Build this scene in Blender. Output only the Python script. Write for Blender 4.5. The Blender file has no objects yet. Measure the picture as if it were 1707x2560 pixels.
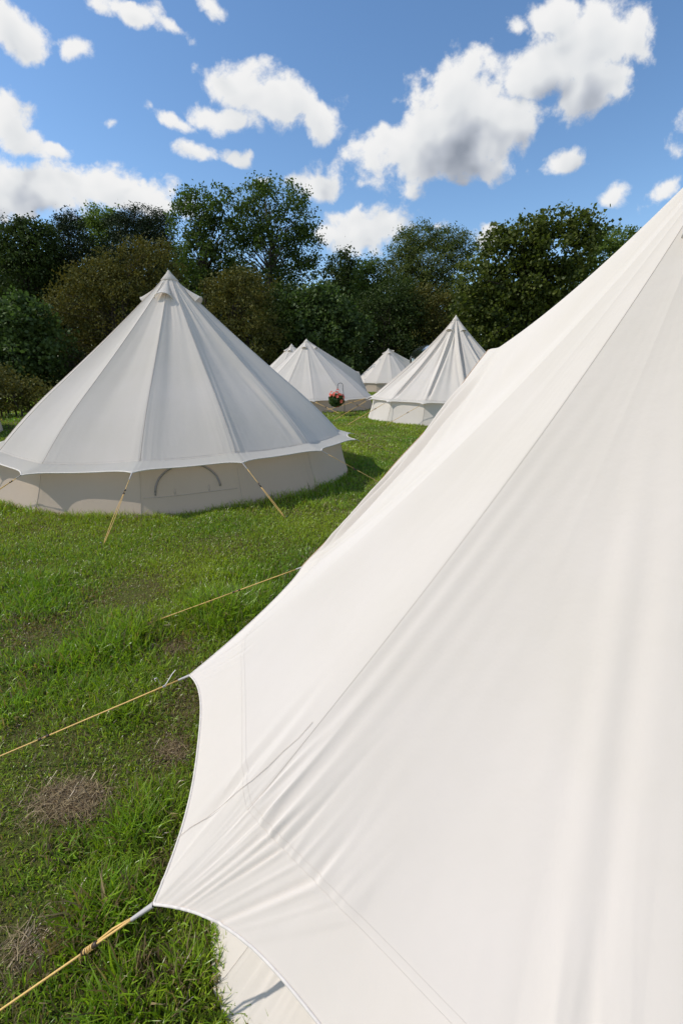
import bpy, math, random
import numpy as np
from math import pi, sin, cos, tan, radians
from mathutils import Vector

random.seed(7)
rng = np.random.default_rng(11)
scene = bpy.context.scene
COL = scene.collection

# ------------------------------------------------------------------ camera
F_PX, PITCH, CAM_H = 1156.0, 0.3003, 2.0      # focal length for a 1707 px wide frame
cam_d = bpy.data.cameras.new("camera")
cam = bpy.data.objects.new("camera", cam_d)
COL.objects.link(cam)
cam.location = (0, 0, CAM_H)
cam.rotation_euler = (pi / 2 - PITCH, 0, 0)
cam_d.sensor_fit = 'HORIZONTAL'
cam_d.sensor_width = 36.0
cam_d.lens = F_PX / 1707.0 * 36.0
cam_d.clip_start = 0.03
cam_d.clip_end = 3000
scene.camera = cam

CP, SP = cos(PITCH), sin(PITCH)


def ray(px, py):
    x = (px - 853.5) / F_PX
    y = -(py - 1280.0) / F_PX
    return np.array([x, CP + y * SP, -SP + y * CP])


def at(px, py, Y):
    """survey point of the photograph at distance Y"""
    r = ray(px, py)
    return np.array([0, 0, CAM_H]) + r * (Y / r[1])


def m_per_px(p):
    return (p[1] * CP - (p[2] - CAM_H) * SP) / F_PX


def zg(x, y):
    """terrain height"""
    x = np.asarray(x, float)
    y = np.asarray(y, float)
    t = np.clip((y - 1.5) / 3.9, 0, 1)
    z = 0.295 * t * t * (3 - 2 * t)
    w = np.clip((y - 0.5) / 3, 0, 1)
    z = z + 0.018 * np.sin(1.7 * x + 0.6 * y) * np.sin(1.1 * y - 0.4 * x + 1.0) + 0.01 * np.sin(4.1 * x + 1.3) * np.sin(3.7 * y + .5)
    far = np.clip((y - 44) / 40, 0, 1)
    z = z + 1.5 * far * far + 0.05 * np.clip((y - 14) / 20, 0, 1) * np.sin(.35 * x + 1) * np.sin(.3 * y)
    return z


def on_ground(px, py):
    r = ray(px, py)
    Y = 3.0
    z = 0.1
    for _ in range(60):
        k = (z - CAM_H) / r[2]
        p = np.array([0, 0, CAM_H]) + r * k
        z = 0.5 * z + 0.5 * float(zg(p[0], p[1]))
    return np.array([p[0], p[1], float(zg(p[0], p[1]))])


# ------------------------------------------------------------------ mesh helpers
def tag(o, label=None, cat=None, group=None, kind=None):
    if label: o["label"] = label
    if cat: o["category"] = cat
    if group: o["group"] = group
    if kind: o["kind"] = kind
    return o


def empty(name, loc, label, cat, group=None):
    o = bpy.data.objects.new(name, None)
    o.empty_display_size = 0.2
    COL.objects.link(o)
    o.location = [float(v) for v in loc]
    return tag(o, label, cat, group)


def link(name, me, mats, parent=None):
    o = bpy.data.objects.new(name, me)
    for m in (mats if isinstance(mats, (list, tuple)) else [mats]):
        me.materials.append(m)
    COL.objects.link(o)
    if parent is not None:
        o.parent = parent
        # vertices are given in world coordinates: bring them to the parent's frame
        off = Vector((0, 0, 0))
        p = parent
        while p is not None:
            off += p.location
            p = p.parent
        if off.length > 0:
            n = len(me.vertices)
            co = np.empty(n * 3, np.float32)
            me.vertices.foreach_get('co', co)
            co = co.reshape(-1, 3) - np.array(off, np.float32)
            me.vertices.foreach_set('co', co.ravel())
            me.update()
    return o


def big_mesh(name, V, Fq, mats, parent=None, smooth=False, col=None, matidx=None):
    """V (n,3); Fq (m,k) indices, k = 3 or 4"""
    V = np.ascontiguousarray(V, np.float32)
    Fq = np.ascontiguousarray(Fq, np.int32)
    me = bpy.data.meshes.new(name)
    me.vertices.add(len(V))
    me.vertices.foreach_set('co', V.ravel())
    k = Fq.shape[1]
    me.loops.add(Fq.size)
    me.loops.foreach_set('vertex_index', Fq.ravel())
    me.polygons.add(len(Fq))
    me.polygons.foreach_set('loop_start', np.arange(0, Fq.size, k, dtype=np.int32))
    if smooth:
        me.polygons.foreach_set('use_smooth', np.ones(len(Fq), bool))
    if matidx is not None:
        me.polygons.foreach_set('material_index', np.asarray(matidx, np.int32))
    me.update(calc_edges=True)
    if col is not None:
        a = me.attributes.new('col', 'FLOAT_COLOR', 'POINT')
        c4 = np.ones((len(V), 4), np.float32)
        c4[:, :3] = col
        a.data.foreach_set('color', c4.ravel())
    return link(name, me, mats, parent)


class MB:
    """collects quads/tris, several materials"""
    def __init__(s):
        s.v, s.f, s.m = [], [], []

    def add(s, vs, fs, mi=0):
        b = len(s.v)
        s.v += [tuple(float(c) for c in p) for p in vs]
        for f in fs:
            s.f.append([b + i for i in f])
            s.m.append(mi)

    def grid(s, P, mi=0, close=False):
        P = np.asarray(P)
        a, b = P.shape[:2]
        fs = []
        for i in range(a - 1):
            for j in range(b if close else b - 1):
                k = (j + 1) % b
                fs.append((i * b + j, i * b + k, (i + 1) * b + k, (i + 1) * b + j))
        s.add(P.reshape(-1, 3), fs, mi)

    def tube(s, pts, r, n=6, mi=0, cap=True):
        pts = [np.asarray(p, float) for p in pts]
        rr = r if isinstance(r, (list, tuple, np.ndarray)) else [r] * len(pts)
        rings = []
        up = None
        for i, p in enumerate(pts):
            d = pts[min(i + 1, len(pts) - 1)] - pts[max(i - 1, 0)]
            d = d / (np.linalg.norm(d) + 1e-12)
            if up is None:
                up = np.array([0, 0, 1.0]) if abs(d[2]) < .9 else np.array([1.0, 0, 0])
            e1 = np.cross(d, up); e1 /= np.linalg.norm(e1) + 1e-12
            e2 = np.cross(e1, d)
            up = e2
            a = np.arange(n) * 2 * pi / n
            rings.append(p + rr[i] * (np.cos(a)[:, None] * e1 + np.sin(a)[:, None] * e2))
        b = len(s.v)
        s.grid(np.array(rings), mi, close=True)
        if cap:
            L = len(pts)
            s.f.append([b + j for j in range(n)][::-1]); s.m.append(mi)
            s.f.append([b + (L - 1) * n + j for j in range(n)]); s.m.append(mi)

    def box(s, c, sx, sy, sz, mi=0, rot=0.0):
        vs = []
        for dx, dy, dz in ((-1, -1, -1), (1, -1, -1), (1, 1, -1), (-1, 1, -1), (-1, -1, 1), (1, -1, 1), (1, 1, 1), (-1, 1, 1)):
            x, y = dx * sx / 2, dy * sy / 2
            vs.append((c[0] + x * cos(rot) - y * sin(rot), c[1] + x * sin(rot) + y * cos(rot), c[2] + dz * sz / 2))
        s.add(vs, [(3, 2, 1, 0), (4, 5, 6, 7), (0, 1, 5, 4), (1, 2, 6, 5), (2, 3, 7, 6), (3, 0, 4, 7)], mi)

    def build(s, name, mats, parent=None, smooth=True):
        me = bpy.data.meshes.new(name)
        me.from_pydata(s.v, [], s.f)
        me.polygons.foreach_set('use_smooth', [smooth] * len(s.f))
        me.polygons.foreach_set('material_index', s.m)
        me.update()
        return link(name, me, mats, parent)


# ------------------------------------------------------------------ materials
def new_mat(name):
    m = bpy.data.materials.new(name)
    m.use_nodes = True
    nt = m.node_tree
    nt.nodes.clear()
    return m, nt


def N(nt, t, **kw):
    n = nt.nodes.new(t)
    for k, v in kw.items():
        if k.startswith('i_'):
            n.inputs[k[2:].replace('_', ' ')].default_value = v
        else:
            setattr(n, k, v)
    return n


def L(nt, a, b):
    nt.links.new(a, b)


def canvas_mat(name, base, trans, mixf, weave=900.0, wr=0.0):
    m, nt = new_mat(name)
    out = N(nt, 'ShaderNodeOutputMaterial')
    tc = N(nt, 'ShaderNodeTexCoord')
    n1 = N(nt, 'ShaderNodeTexNoise', i_Scale=1.3, i_Detail=5.0, i_Roughness=.6)
    L(nt, tc.outputs['Object'], n1.inputs['Vector'])
    rmp = N(nt, 'ShaderNodeValToRGB')
    rmp.color_ramp.elements[0].position = .3
    rmp.color_ramp.elements[0].color = (*[c * .945 for c in base[:2]], base[2] * .915, 1)
    rmp.color_ramp.elements[1].position = .75
    rmp.color_ramp.elements[1].color = (*base, 1)
    L(nt, n1.outputs['Fac'], rmp.inputs['Fac'])
    w1 = N(nt, 'ShaderNodeTexNoise', i_Scale=weave, i_Detail=2.0)
    L(nt, tc.outputs['Object'], w1.inputs['Vector'])
    w2 = N(nt, 'ShaderNodeTexNoise', i_Scale=9.0, i_Detail=4.0, i_Roughness=.55)
    L(nt, tc.outputs['Object'], w2.inputs['Vector'])
    b2 = N(nt, 'ShaderNodeBump', i_Strength=.25, i_Distance=.012)
    L(nt, w2.outputs['Fac'], b2.inputs['Height'])
    bp = N(nt, 'ShaderNodeBump', i_Strength=.12, i_Distance=.001)
    L(nt, w1.outputs['Fac'], bp.inputs['Height'])
    L(nt, b2.outputs['Normal'], bp.inputs['Normal'])
    d = N(nt, 'ShaderNodeBsdfDiffuse', i_Roughness=.6)
    L(nt, rmp.outputs['Color'], d.inputs['Color'])
    L(nt, bp.outputs['Normal'], d.inputs['Normal'])
    t = N(nt, 'ShaderNodeBsdfTranslucent', i_Color=(*trans, 1))
    L(nt, bp.outputs['Normal'], t.inputs['Normal'])
    mx = N(nt, 'ShaderNodeMixShader')
    mx.inputs[0].default_value = mixf
    L(nt, d.outputs[0], mx.inputs[1]); L(nt, t.outputs[0], mx.inputs[2])
    L(nt, mx.outputs[0], out.inputs['Surface'])
    return m


def plain_mat(name, color, rough=.6, metal=0.0, noise=.15, nscale=40.0, bump=.1):
    m, nt = new_mat(name)
    out = N(nt, 'ShaderNodeOutputMaterial')
    tc = N(nt, 'ShaderNodeTexCoord')
    n1 = N(nt, 'ShaderNodeTexNoise', i_Scale=nscale, i_Detail=4.0)
    L(nt, tc.outputs['Object'], n1.inputs['Vector'])
    rmp = N(nt, 'ShaderNodeValToRGB')
    rmp.color_ramp.elements[0].position = .3
    rmp.color_ramp.elements[0].color = (*[c * (1 - noise) for c in color], 1)
    rmp.color_ramp.elements[1].position = .7
    rmp.color_ramp.elements[1].color = (*color, 1)
    L(nt, n1.outputs['Fac'], rmp.inputs['Fac'])
    p = N(nt, 'ShaderNodeBsdfPrincipled')
    p.inputs['Roughness'].default_value = rough
    p.inputs['Metallic'].default_value = metal
    L(nt, rmp.outputs['Color'], p.inputs['Base Color'])
    if bump:
        b = N(nt, 'ShaderNodeBump', i_Strength=bump, i_Distance=.004)
        L(nt, n1.outputs['Fac'], b.inputs['Height'])
        L(nt, b.outputs['Normal'], p.inputs['Normal'])
    L(nt, p.outputs[0], out.inputs['Surface'])
    return m


def leaf_mat(name, c0, c1, transl=(.10, .16, .02), tf=.3, scale=.6, gloss=.02):
    """leaves: colour varies through the crown by noise; diffuse + translucent + slight gloss"""
    m, nt = new_mat(name)
    out = N(nt, 'ShaderNodeOutputMaterial')
    tc = N(nt, 'ShaderNodeTexCoord')
    n1 = N(nt, 'ShaderNodeTexNoise', i_Scale=scale, i_Detail=6.0, i_Roughness=.7)
    L(nt, tc.outputs['Object'], n1.inputs['Vector'])
    rmp = N(nt, 'ShaderNodeValToRGB')
    rmp.color_ramp.elements[0].position = .36
    rmp.color_ramp.elements[0].color = (*c0, 1)
    rmp.color_ramp.elements[1].position = .64
    rmp.color_ramp.elements[1].color = (*c1, 1)
    L(nt, n1.outputs['Fac'], rmp.inputs['Fac'])
    d = N(nt, 'ShaderNodeBsdfDiffuse')
    L(nt, rmp.outputs['Color'], d.inputs['Color'])
    t = N(nt, 'ShaderNodeBsdfTranslucent', i_Color=(*transl, 1))
    mx = N(nt, 'ShaderNodeMixShader'); mx.inputs[0].default_value = tf
    L(nt, d.outputs[0], mx.inputs[1]); L(nt, t.outputs[0], mx.inputs[2])
    g = N(nt, 'ShaderNodeBsdfGlossy', i_Roughness=.6)
    g.inputs['Color'].default_value = (.8, .85, .8, 1)
    m2 = N(nt, 'ShaderNodeMixShader'); m2.inputs[0].default_value = gloss
    L(nt, mx.outputs[0], m2.inputs[1]); L(nt, g.outputs[0], m2.inputs[2])
    L(nt, m2.outputs[0], out.inputs['Surface'])
    return m


def grass_mat(name, gloss=.07, tf=.35):
    m, nt = new_mat(name)
    out = N(nt, 'ShaderNodeOutputMaterial')
    at_ = N(nt, 'ShaderNodeAttribute', attribute_name='col')
    d = N(nt, 'ShaderNodeBsdfDiffuse')
    L(nt, at_.outputs['Color'], d.inputs['Color'])
    t = N(nt, 'ShaderNodeBsdfTranslucent')
    mixc = N(nt, 'ShaderNodeMix', data_type='RGBA', blend_type='MULTIPLY')
    mixc.inputs[0].default_value = 1.0
    L(nt, at_.outputs['Color'], mixc.inputs[6])
    mixc.inputs[7].default_value = (1.5, 1.45, .6, 1)
    L(nt, mixc.outputs[2], t.inputs['Color'])
    mx = N(nt, 'ShaderNodeMixShader'); mx.inputs[0].default_value = tf
    L(nt, d.outputs[0], mx.inputs[1]); L(nt, t.outputs[0], mx.inputs[2])
    g = N(nt, 'ShaderNodeBsdfGlossy', i_Roughness=.35)
    m2 = N(nt, 'ShaderNodeMixShader'); m2.inputs[0].default_value = gloss
    L(nt, mx.outputs[0], m2.inputs[1]); L(nt, g.outputs[0], m2.inputs[2])
    L(nt, m2.outputs[0], out.inputs['Surface'])
    return m


M = {}
M['canvas'] = canvas_mat('cream_canvas', (.815, .758, .695), (.72, .62, .50), .20)
M['valance'] = canvas_mat('cream_canvas_single', (.81, .78, .735), (.80, .74, .66), .42)
M['wall'] = canvas_mat('shade_tinted_canvas', (.66, .555, .455), (.60, .45, .32), .18)  # same cream cloth, darkened and warmed: the walls' shade is put into its colour
M['thread'] = plain_mat('seam_thread', (.58, .50, .42), .8)
M['hem'] = plain_mat('hem_tape', (.72, .665, .60), .8)
M['piping'] = plain_mat('brown_piping', (.42, .25, .13), .8)
M['rope'] = plain_mat('yellow_rope', (.82, .52, .17), .7, noise=.3, nscale=220)
M['webbing'] = plain_mat('webbing', (.50, .47, .45), .8, nscale=300)
M['slider'] = plain_mat('slider_plastic', (.06, .035, .02), .5)
M['peg'] = plain_mat('steel_peg', (.35, .35, .35), .4, .9)
M['zip'] = plain_mat('zip_tape', (.27, .24, .22), .6)
M['iron'] = plain_mat('black_iron', (.03, .03, .03), .5, .5)
M['wicker'] = plain_mat('basket_liner', (.10, .065, .035), .9, noise=.5, nscale=60)
M['bark'] = plain_mat('bark', (.075, .058, .042), .95, noise=.5, nscale=6, bump=.6)
M['bark_grey'] = plain_mat('grey_bark', (.17, .15, .125), .95, noise=.45, nscale=6, bump=.6)
M['hay'] = grass_mat('dry_hay', .04, .2)
M['grass'] = grass_mat('grass_blades', .035, .38)
M['flower'] = plain_mat('flower_petals', (.85, .20, .13), .6, noise=.25, nscale=30)
M['flower_leaf'] = leaf_mat('flower_leaves', (.03, .065, .016), (.08, .14, .035), scale=14.0)
M['sack'] = plain_mat('white_plastic', (.78, .74, .70), .45, nscale=12, bump=.5)
M['aluminium'] = plain_mat('polished_aluminium', (.80, .82, .85), .16, 1.0, noise=.06, nscale=3, bump=.02)
M['dark_glass'] = plain_mat('dark_glass', (.015, .018, .02), .08, .0, bump=0)
M['rubber'] = plain_mat('rubber', (.02, .02, .02), .8)
M['interior'] = plain_mat('groundsheet', (.20, .20, .19), .8)


# ground material
def ground_mat():
    m, nt = new_mat('meadow_soil')
    out = N(nt, 'ShaderNodeOutputMaterial')
    tc = N(nt, 'ShaderNodeTexCoord')
    n1 = N(nt, 'ShaderNodeTexNoise', i_Scale=1.6, i_Detail=8.0, i_Roughness=.65)
    n2 = N(nt, 'ShaderNodeTexNoise', i_Scale=55.0, i_Detail=5.0, i_Roughness=.7)
    L(nt, tc.outputs['Object'], n1.inputs['Vector']); L(nt, tc.outputs['Object'], n2.inputs['Vector'])
    r1 = N(nt, 'ShaderNodeValToRGB')
    e = r1.color_ramp.elements
    e[0].position, e[0].color = .35, (.09, .13, .022, 1)
    e[1].position, e[1].color = .62, (.16, .125, .055, 1)
    L(nt, n1.outputs['Fac'], r1.inputs['Fac'])
    r2 = N(nt, 'ShaderNodeValToRGB')
    e = r2.color_ramp.elements
    e[0].position, e[0].color = .35, (.018, .026, .008, 1)
    e[1].position, e[1].color = .7, (.14, .18, .04, 1)
    L(nt, n2.outputs['Fac'], r2.inputs['Fac'])
    mx = N(nt, 'ShaderNodeMix', data_type='RGBA'); mx.inputs[0].default_value = .5
    L(nt, r1.outputs['Color'], mx.inputs[6]); L(nt, r2.outputs['Color'], mx.inputs[7])
    d = N(nt, 'ShaderNodeBsdfDiffuse')
    L(nt, mx.outputs[2], d.inputs['Color'])
    b = N(nt, 'ShaderNodeBump', i_Strength=.8, i_Distance=.03)
    L(nt, n2.outputs['Fac'], b.inputs['Height']); L(nt, b.outputs['Normal'], d.inputs['Normal'])
    L(nt, d.outputs[0], out.inputs['Surface'])
    return m


M['ground'] = ground_mat()

# ------------------------------------------------------------------ sun and sky
SUN_EL, SUN_AZ = radians(45), radians(181.5)      # azimuth counter-clockwise from +X
S = np.array([cos(SUN_EL) * cos(SUN_AZ), cos(SUN_EL) * sin(SUN_AZ), sin(SUN_EL)])
sd = bpy.data.lights.new('sun', 'SUN')
sd.energy = 2.8
sd.angle = radians(.53)
sd.color = (1.0, .94, .86)
so = bpy.data.objects.new('sun', sd)
COL.objects.link(so)
so.rotation_euler = Vector(S).to_track_quat('Z', 'Y').to_euler()

world = bpy.data.worlds.new("World")
scene.world = world
world.use_nodes = True
wt = world.node_tree
wt.nodes.clear()
wout = N(wt, 'ShaderNodeOutputWorld')
sky = N(wt, 'ShaderNodeTexSky', sky_type='NISHITA')
sky.sun_disc = False
sky.sun_elevation = SUN_EL
sky.sun_rotation = (pi / 2 - SUN_AZ)            # Blender measures it clockwise from +Y
sky.air_density = 1.0
sky.dust_density = .25
sky.ozone_density = 2.2
sky.altitude = 100
bg = N(wt, 'ShaderNodeBackground', i_Strength=.125)
hs = N(wt, 'ShaderNodeHueSaturation', i_Saturation=1.12)
L(wt, sky.outputs[0], hs.inputs['Color'])
L(wt, hs.outputs[0], bg.inputs['Color'])

# clouds as shapes on the sky directions: (u, v) = (x / y, z / y)
CLOUDS = [  # centre px, half sizes px, tilt deg, weight
    (1000, 372, 120, 72, 6, 1), (1130, 330, 175, 100, 22, 1.35), (1230, 310, 130, 90, 18, 1.25), (1110, 405, 170, 55, 0, 1.15), (1130, 215, 130, 85, 25, 1), (1190, 140, 70, 45, 30, .7),
    (1350, 165, 150, 85, 25, 1), (1470, 120, 130, 120, 10, 1), (1480, 215, 110, 85, 30, 1), (1580, 95, 65, 85, 0, .9), (1300, 60, 45, 40, 0, .5), (1400, 40, 80, 50, 0, .9),
    (620, 215, 90, 75, 0, 1), (690, 260, 130, 60, -12, 1), (790, 300, 65, 45, -30, 1), (560, 290, 110, 38, 0, .9), (430, 295, 75, 22, -18, .8), (368, 262, 22, 22, 0, .5),
    (10, 285, 75, 70, 0, 1), (60, 350, 80, 45, -10, 1), (140, 368, 50, 22, -15, .9),
    (35, 70, 90, 62, -30, 1), (185, 112, 48, 30, 0, .8),
    (320, 12, 95, 36, -14, .9), (430, 55, 60, 20, -30, .7), (530, 15, 48, 32, -30, .8),
    (60, 480, 230, 70, 0, 1.1), (300, 480, 150, 58, -5, 1.0), (400, 520, 90, 45, 0, .8),
    (490, 378, 50, 32, -15, .75), (590, 397, 38, 24, -10, .7),
    (800, 452, 82, 46, 0, .95), (650, 450, 42, 18, 0, .5),
    (905, 580, 120, 58, 8, 1.1), (965, 560, 70, 48, 0, .9), (830, 590, 60, 40, 0, .9),
    (1405, 402, 52, 36, 0, .8), (1530, 495, 38, 32, 40, .7), (1665, 470, 62, 32, 30, .7), (280, 303, 24, 16, 0, .5),
    (1215, 600, 40, 40, 0, .8), (1085, 560, 30, 20, 0, .5), (900, 455, 25, 15, 0, .35), (-120, 420, 150, 90, 0, 1), (1850, 330, 140, 90, 0, 1), (-150, 150, 100, 90, 0, .8), (1860, 90, 90, 60, 0, .8),
]


def build_cloud_group(detail=9.0, vdet=3.0):
    g = bpy.data.node_groups.new('cloud_field', 'ShaderNodeTree')
    g.interface.new_socket('UV', in_out='INPUT', socket_type='NodeSocketVector')
    g.interface.new_socket('Density', in_out='OUTPUT', socket_type='NodeSocketFloat')
    gi = g.nodes.new('NodeGroupInput'); go = g.nodes.new('NodeGroupOutput')
    # domain warp
    wn = N(g, 'ShaderNodeTexNoise', i_Scale=5.0, i_Detail=3.0, i_Roughness=.55)
    L(g, gi.outputs[0], wn.inputs['Vector'])
    ws = N(g, 'ShaderNodeVectorMath', operation='SUBTRACT'); ws.inputs[1].default_value = (.5, .5, .5)
    L(g, wn.outputs['Color'], ws.inputs[0])
    wm = N(g, 'ShaderNodeVectorMath', operation='MULTIPLY_ADD')
    wm.inputs[1].default_value = (.055, .045, 0)
    L(g, ws.outputs[0], wm.inputs[0]); L(g, gi.outputs[0], wm.inputs[2])
    cur = None
    for (px, py, a, b, rot, w) in CLOUDS:
        r = ray(px, py)
        u, v = r[0] / r[1], r[2] / r[1]
        sc = 1.0 / (F_PX * r[1])          # px -> uv (small-angle)
        mp = N(g, 'ShaderNodeMapping', vector_type='TEXTURE')
        mp.inputs['Location'].default_value = (u, v, 0)
        mp.inputs['Rotation'].default_value = (0, 0, radians(rot))
        mp.inputs['Scale'].default_value = (a * sc * 1.52, b * sc * 1.52 / r[1], 1)
        if cur is None:
            L(g, wm.outputs[0], mp.inputs['Vector'])
        else:      # evaluate one shape after the other
            sq = N(g, 'ShaderNodeVectorMath', operation='MULTIPLY_ADD'); sq.inputs[1].default_value = (1e-9, 1e-9, 1e-9)
            L(g, cur, sq.inputs[0]); L(g, wm.outputs[0], sq.inputs[2])
            L(g, sq.outputs[0], mp.inputs['Vector'])
        ln = N(g, 'ShaderNodeVectorMath', operation='LENGTH')
        L(g, mp.outputs[0], ln.inputs[0])
        md = N(g, 'ShaderNodeMath', operation='MULTIPLY_ADD')
        md.inputs[1].default_value = -1.35 * w
        md.inputs[2].default_value = 1.35 * w
        L(g, ln.outputs['Value'], md.inputs[0])
        if cur is None:
            cur = md.outputs[0]
        else:
            mm = N(g, 'ShaderNodeMath', operation='SMOOTH_MAX'); mm.inputs[2].default_value = .12
            L(g, cur, mm.inputs[0]); L(g, md.outputs[0], mm.inputs[1])
            cur = mm.outputs[0]
    # billows
    n1 = N(g, 'ShaderNodeTexNoise', i_Scale=17.0, i_Detail=detail, i_Roughness=.67)
    L(g, wm.outputs[0], n1.inputs['Vector'])
    n2 = N(g, 'ShaderNodeTexVoronoi', feature='SMOOTH_F1', i_Scale=20.0)
    n2.inputs['Detail'].default_value = vdet
    n2.inputs['Smoothness'].default_value = .6
    L(g, wm.outputs[0], n2.inputs['Vector'])
    s1 = N(g, 'ShaderNodeMath', operation='MULTIPLY_ADD'); s1.inputs[1].default_value = 1.55; s1.inputs[2].default_value = -.74
    L(g, n1.outputs['Fac'], s1.inputs[0])
    s2 = N(g, 'ShaderNodeMath', operation='MULTIPLY_ADD'); s2.inputs[1].default_value = -.60; s2.inputs[2].default_value = .21
    L(g, n2.outputs['Distance'], s2.inputs[0])
    ad = N(g, 'ShaderNodeMath', operation='ADD'); L(g, s1.outputs[0], ad.inputs[0]); L(g, s2.outputs[0], ad.inputs[1])
    mxm = N(g, 'ShaderNodeMath', operation='MAXIMUM'); mxm.inputs[1].default_value = -1.2
    L(g, cur, mxm.inputs[0])
    ad2 = N(g, 'ShaderNodeMath', operation='ADD'); L(g, mxm.outputs[0], ad2.inputs[0]); L(g, ad.outputs[0], ad2.inputs[1])
    L(g, ad2.outputs[0], go.inputs[0])
    return g


cg = build_cloud_group()
cg_soft = build_cloud_group(1.5, .5)
tcw = N(wt, 'ShaderNodeTexCoord')
sep = N(wt, 'ShaderNodeSeparateXYZ'); L(wt, tcw.outputs['Generated'], sep.inputs[0])
ymax = N(wt, 'ShaderNodeMath', operation='MAXIMUM'); ymax.inputs[1].default_value = .05
L(wt, sep.outputs[1], ymax.inputs[0])
du = N(wt, 'ShaderNodeMath', operation='DIVIDE'); L(wt, sep.outputs[0], du.inputs[0]); L(wt, ymax.outputs[0], du.inputs[1])
dv = N(wt, 'ShaderNodeMath', operation='DIVIDE'); L(wt, sep.outputs[2], dv.inputs[0]); L(wt, ymax.outputs[0], dv.inputs[1])
cmb = N(wt, 'ShaderNodeCombineXYZ'); L(wt, du.outputs[0], cmb.inputs[0]); L(wt, dv.outputs[0], cmb.inputs[1])
g1 = N(wt, 'ShaderNodeGroup'); g1.node_tree = cg; L(wt, cmb.outputs[0], g1.inputs[0])
fr = N(wt, 'ShaderNodeMapRange', interpolation_type='SMOOTHSTEP')
fr.inputs['From Min'].default_value = -.03; fr.inputs['From Max'].default_value = .48
L(wt, g1.outputs[0], fr.inputs['Value'])


last_field = [g1.outputs[0]]


def toward_sun(dx, dy):
    a0 = N(wt, 'ShaderNodeVectorMath', operation='ADD'); a0.inputs[1].default_value = (dx, dy, 0)
    L(wt, cmb.outputs[0], a0.inputs[0])
    a = N(wt, 'ShaderNodeVectorMath', operation='MULTIPLY_ADD'); a.inputs[1].default_value = (1e-9, 1e-9, 1e-9)
    L(wt, last_field[0], a.inputs[0]); L(wt, a0.outputs[0], a.inputs[2])
    gg = N(wt, 'ShaderNodeGroup'); gg.node_tree = cg_soft
    L(wt, a.outputs[0], gg.inputs[0])
    last_field[0] = gg.outputs[0]
    c = N(wt, 'ShaderNodeMapRange')
    c.inputs['From Min'].default_value = .22; c.inputs['From Max'].default_value = 1.75
    L(wt, gg.outputs[0], c.inputs['Value'])
    return c.outputs[0]


occ = None
for (dx, dy, wgt) in ((-.006, .014, .38), (-.012, .042, .42), (-.014, .105, .62)):   # cloud matter between here and the sun
    c = toward_sun(dx, dy)
    k = N(wt, 'ShaderNodeMath', operation='MULTIPLY'); k.inputs[1].default_value = wgt
    L(wt, c, k.inputs[0])
    if occ is None:
        occ = k.outputs[0]
    else:
        a = N(wt, 'ShaderNodeMath', operation='ADD'); L(wt, occ, a.inputs[0]); L(wt, k.outputs[0], a.inputs[1]); occ = a.outputs[0]
cr = N(wt, 'ShaderNodeValToRGB')
e = cr.color_ramp.elements
e[0].position, e[0].color = .05, (.90, .90, .90, 1)
e[1].position, e[1].color = 1.0, (.29, .325, .39, 1)
e2 = e.new(.40); e2.color = (.76, .78, .80, 1)
e3 = e.new(.70); e3.color = (.50, .535, .60, 1)
L(wt, occ, cr.inputs['Fac'])
bg2 = N(wt, 'ShaderNodeBackground', i_Strength=.74)
L(wt, cr.outputs['Color'], bg2.inputs['Color'])
# no cloud below the horizon or behind
pos = N(wt, 'ShaderNodeMath', operation='GREATER_THAN'); pos.inputs[1].default_value = .05
L(wt, sep.outputs[1], pos.inputs[0])
fm = N(wt, 'ShaderNodeMath', operation='MULTIPLY'); L(wt, fr.outputs[0], fm.inputs[0]); L(wt, pos.outputs[0], fm.inputs[1])
# broken cloud over the rest of the sky
ng = N(wt, 'ShaderNodeTexNoise', i_Scale=2.6, i_Detail=5.0, i_Roughness=.55)
L(wt, tcw.outputs['Generated'], ng.inputs['Vector'])
mg = N(wt, 'ShaderNodeMapRange', interpolation_type='SMOOTHSTEP')
mg.inputs['From Min'].default_value = .50; mg.inputs['From Max'].default_value = .60
L(wt, ng.outputs['Fac'], mg.inputs['Value'])
back = N(wt, 'ShaderNodeMapRange', interpolation_type='SMOOTHSTEP')
back.inputs['From Min'].default_value = .30; back.inputs['From Max'].default_value = -.05
L(wt, sep.outputs[1], back.inputs['Value'])
mgb = N(wt, 'ShaderNodeMath', operation='MULTIPLY'); L(wt, mg.outputs[0], mgb.inputs[0]); L(wt, back.outputs[0], mgb.inputs[1])
bg3 = N(wt, 'ShaderNodeBackground', i_Strength=.74); bg3.inputs['Color'].default_value = (.74, .75, .76, 1)
mxb = N(wt, 'ShaderNodeMixShader')
L(wt, mgb.outputs[0], mxb.inputs[0]); L(wt, bg.outputs[0], mxb.inputs[1]); L(wt, bg3.outputs[0], mxb.inputs[2])
mxs = N(wt, 'ShaderNodeMixShader')
L(wt, fm.outputs[0], mxs.inputs[0]); L(wt, mxb.outputs[0], mxs.inputs[1]); L(wt, bg2.outputs[0], mxs.inputs[2])
L(wt, mxs.outputs[0], wout.inputs['Surface'])
world.cycles.sampling_method = 'MANUAL'
world.cycles.sample_map_resolution = 512

# ------------------------------------------------------------------ ground sheet
def axis(parts):
    out = []
    for a, b, n in parts:
        out += list(np.linspace(a, b, n, endpoint=False))
    return np.array(out + [parts[-1][1]])


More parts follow.
